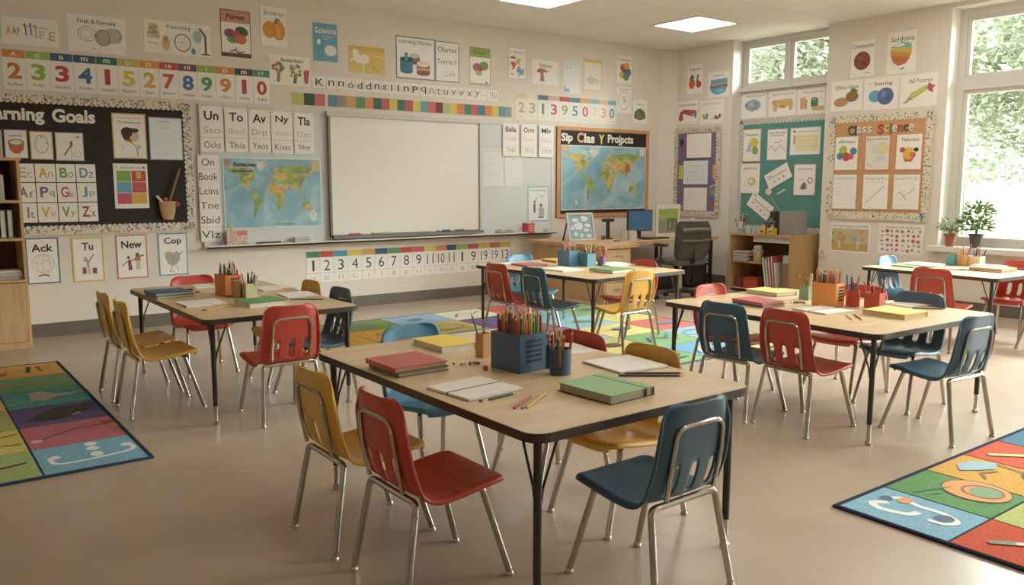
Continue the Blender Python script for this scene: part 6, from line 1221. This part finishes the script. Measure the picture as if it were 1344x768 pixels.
# ------------------------------------------------------------------ plants on the sill
def plant(x, y, potr, poth, potc, fh, fr, n, label, seed, leaf='5f8244', ll=.06):
    r = empty('potted_plant', (x, y, .7205)); tag(r, label, 'potted plant', 'potted plants on the window sill')
    p = MB().lathe([(potr * .72, 0), (potr, poth), (potr + .008, poth), (potr + .008, poth - .02), (potr - .006, poth), (potr - .01, poth - .015), (0, poth - .015)], mat(potc, .6, var=.12), 22).obj('pot', r, True)
    q = random.Random(seed); f = MB(); st = MB(); m1 = mat(leaf, .6, var=.3, scale=9); m2 = mat('7f9c58', .6, var=.3, scale=9)
    for k in range(9):
        a = q.uniform(0, 2 * PI); e = q.uniform(.3, 1); tip = (math.cos(a) * fr * e * .8, math.sin(a) * fr * e * .8, poth + fh * q.uniform(.55, .95))
        st.tube([(0, 0, poth - .02), (tip[0] * .4, tip[1] * .4, poth + fh * .4), tip], [.004, .003, .002], mat('6a7f45', .6), 5)
    for k in range(n):
        a = q.uniform(0, 2 * PI); rr_ = fr * math.sqrt(q.random()); t = q.random(); zz = poth + fh * (.08 + .92 * t); rr_ *= math.sin(PI * (.18 + .75 * t)) ** .6
        c = Vector((rr_ * math.cos(a), rr_ * math.sin(a), zz)); d = Vector((math.cos(a) + q.uniform(-.6, .6), math.sin(a) + q.uniform(-.6, .6), q.uniform(-.3, .9))).normalized(); L = ll * q.uniform(.7, 1.3)
        s_ = d.cross(Vector((q.uniform(-.3, .3), q.uniform(-.3, .3), 1))).normalized() * L * .28; up = s_.cross(d).normalized() * L * .08
        f.add([c, c + d * L * .5 + s_ - up, c + d * L, c + d * L * .5 - s_ - up, c + d * L * .5 + up], [(0, 1, 4), (1, 2, 4), (2, 3, 4), (3, 0, 4)], m1 if q.random() < .6 else m2)
    st.obj('stem', r, True); f.obj('foliage', r)
plant(-.03, -4.23, .062, .14, '9a5a42', .16, .12, 150, 'small bushy plant in a terracotta pot on the window sill', 2, '55743c', .05)
plant(-.02, -4.50, .072, .15, '4a443f', .32, .17, 300, 'taller leafy plant in a dark grey pot on the window sill', 5, '5f8244', .075)

# ------------------------------------------------------------------ outdoors
g = MB(); g.box(.5, 60, -45, 45, -.45, -.35, mat('d5cdb8', .9)); struct(g.obj('ground'))
def tree(x, y, h, cr, cz, n, label, seed, tone):
    r = empty('garden_tree', (x, y, -.35)); tag(r, label, 'tree', 'trees outside the windows')
    q = random.Random(seed); t = MB(); bm_ = mat('8a7a66', .9, var=.3)
    t.tube([(0, 0, 0), (.1, .1, h * .35), (-.05, .15, h * .62), (.1, 0, h * .85)], [.2, .15, .1, .03], bm_, 8)
    for k in range(10):
        a = q.uniform(0, 2 * PI); b0 = h * q.uniform(.3, .65); t.tube([(0.05, .1, b0), (math.cos(a) * cr * .4, math.sin(a) * cr * .4, b0 + cr * .25), (math.cos(a) * cr * .8, math.sin(a) * cr * .8, b0 + cr * q.uniform(.1, .6))], [.06, .035, .012], bm_, 6)
    t.obj('trunk', r, True)
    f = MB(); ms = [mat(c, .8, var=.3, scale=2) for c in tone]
    blobs = [(Vector((q.gauss(0, .45) * cr, q.gauss(0, .45) * cr, cz + q.gauss(0, .42) * cr)), cr * q.uniform(.28, .5)) for _ in range(46)]
    for k in range(n):
        c0, rad = q.choice(blobs); d = Vector((q.gauss(0, 1), q.gauss(0, 1), q.gauss(0, 1))).normalized(); c = c0 + d * rad * q.uniform(.6, 1)
        if c.z < 1.75: continue
        e1 = Vector((q.gauss(0, 1), q.gauss(0, 1), q.gauss(0, .6))).normalized(); e2 = e1.orthogonal().normalized(); L = q.uniform(.05, .12)
        f.add([c - e1 * L, c - e2 * L * .5, c + e1 * L, c + e2 * L * .5], [(0, 1, 2, 3)], q.choice(ms))
    f.obj('foliage', r)
HAZED_LEAVES = [['98a88c', 'a9b69c', '869678'], ['a8b49c', 'b8c2ae', '98a68a']]  # leaf greens paled so that outdoor haze sits in the colour
tree(7.5, -2.6, 7.2, 2.3, 3.9, 13000, 'dense green tree outside the big window', 1, HAZED_LEAVES[0])
tree(10.0, .4, 8.5, 2.8, 4.9, 11000, 'taller haze-paled tree further back outside the big window', 2, HAZED_LEAVES[1])
tree(8.5, 3.6, 8.0, 2.3, 5.2, 10000, 'tree seen through the left pane side of the high window', 3, HAZED_LEAVES[1])
tree(10.5, 5.6, 8.5, 2.6, 5.6, 8000, 'hazy tree seen through the high window', 4, HAZED_LEAVES[1])

# ------------------------------------------------------------------ light
wd = D.worlds.new('sky'); SC.world = wd; wd.use_nodes = True
bg = wd.node_tree.nodes['Background']; bg.inputs['Color'].default_value = (1.0, .99, .97, 1); bg.inputs['Strength'].default_value = 2.2
def lamp(kind, name, loc, rot, energy, color=(1, 1, 1), **kw):
    l = D.lights.new(name, kind); l.energy = energy; l.color = color
    for k, v in kw.items(): setattr(l, k, v)
    o = D.objects.new(name, l); COL.objects.link(o); o.location = loc; o.rotation_euler = rot; return o
# sunlight outdoors comes over the roof, so none falls straight into the room
lamp('SUN', 'sun', (5, 0, 10), (R(0), R(-38), R(0)), 2.2, (1, .96, .88), angle=R(2))
# bright overcast sky low behind the windows
lamp('SUN', 'bright_sky', (8, -9, 6), Vector((.80, -.52, .44)).to_track_quat('Z', 'Y').to_euler(), 8, (1, .99, .975), angle=R(38))
# soft daylight from the bright sky above the windows
lamp('AREA', 'sky_light_big_window', (2.6, -5.9, 4.9), (0, R(60), 0), 2000, (1, .99, .975), shape='RECTANGLE', size=2.0, size_y=4.2)
lamp('AREA', 'sky_light_added_window', (2.6, -9.9, 4.9), (0, R(58), 0), 1000, (1, .99, .975), shape='RECTANGLE', size=2.0, size_y=3.6)  # daylight for the added unseen window
lamp('AREA', 'sky_light_high_window', (2.4, -1.9, 5.6), (0, R(58), 0), 400, (1, .99, .975), shape='RECTANGLE', size=1.2, size_y=2.0)

# ------------------------------------------------------------------ camera
f_px, pitch, yaw = 1091.82, .129225, .645310
cam = D.cameras.new('camera'); cam.sensor_fit = 'HORIZONTAL'; cam.sensor_width = 36; cam.lens = f_px * 36 / 1344
cam.clip_start = .05; cam.clip_end = 200
co = D.objects.new('camera', cam); COL.objects.link(co)
co.location = (-9.42776, -8.66312, 1.40); co.rotation_euler = (PI / 2 - pitch, 0, -yaw)
SC.camera = co
SC.view_settings.view_transform = 'Standard'
SC.view_settings.look = 'None'
SC.view_settings.exposure = 0.86
SC.view_settings.gamma = 1.17
SC.cycles.use_denoising = True
SC.cycles.max_bounces = 8; SC.cycles.diffuse_bounces = 5; SC.cycles.transparent_max_bounces = 12
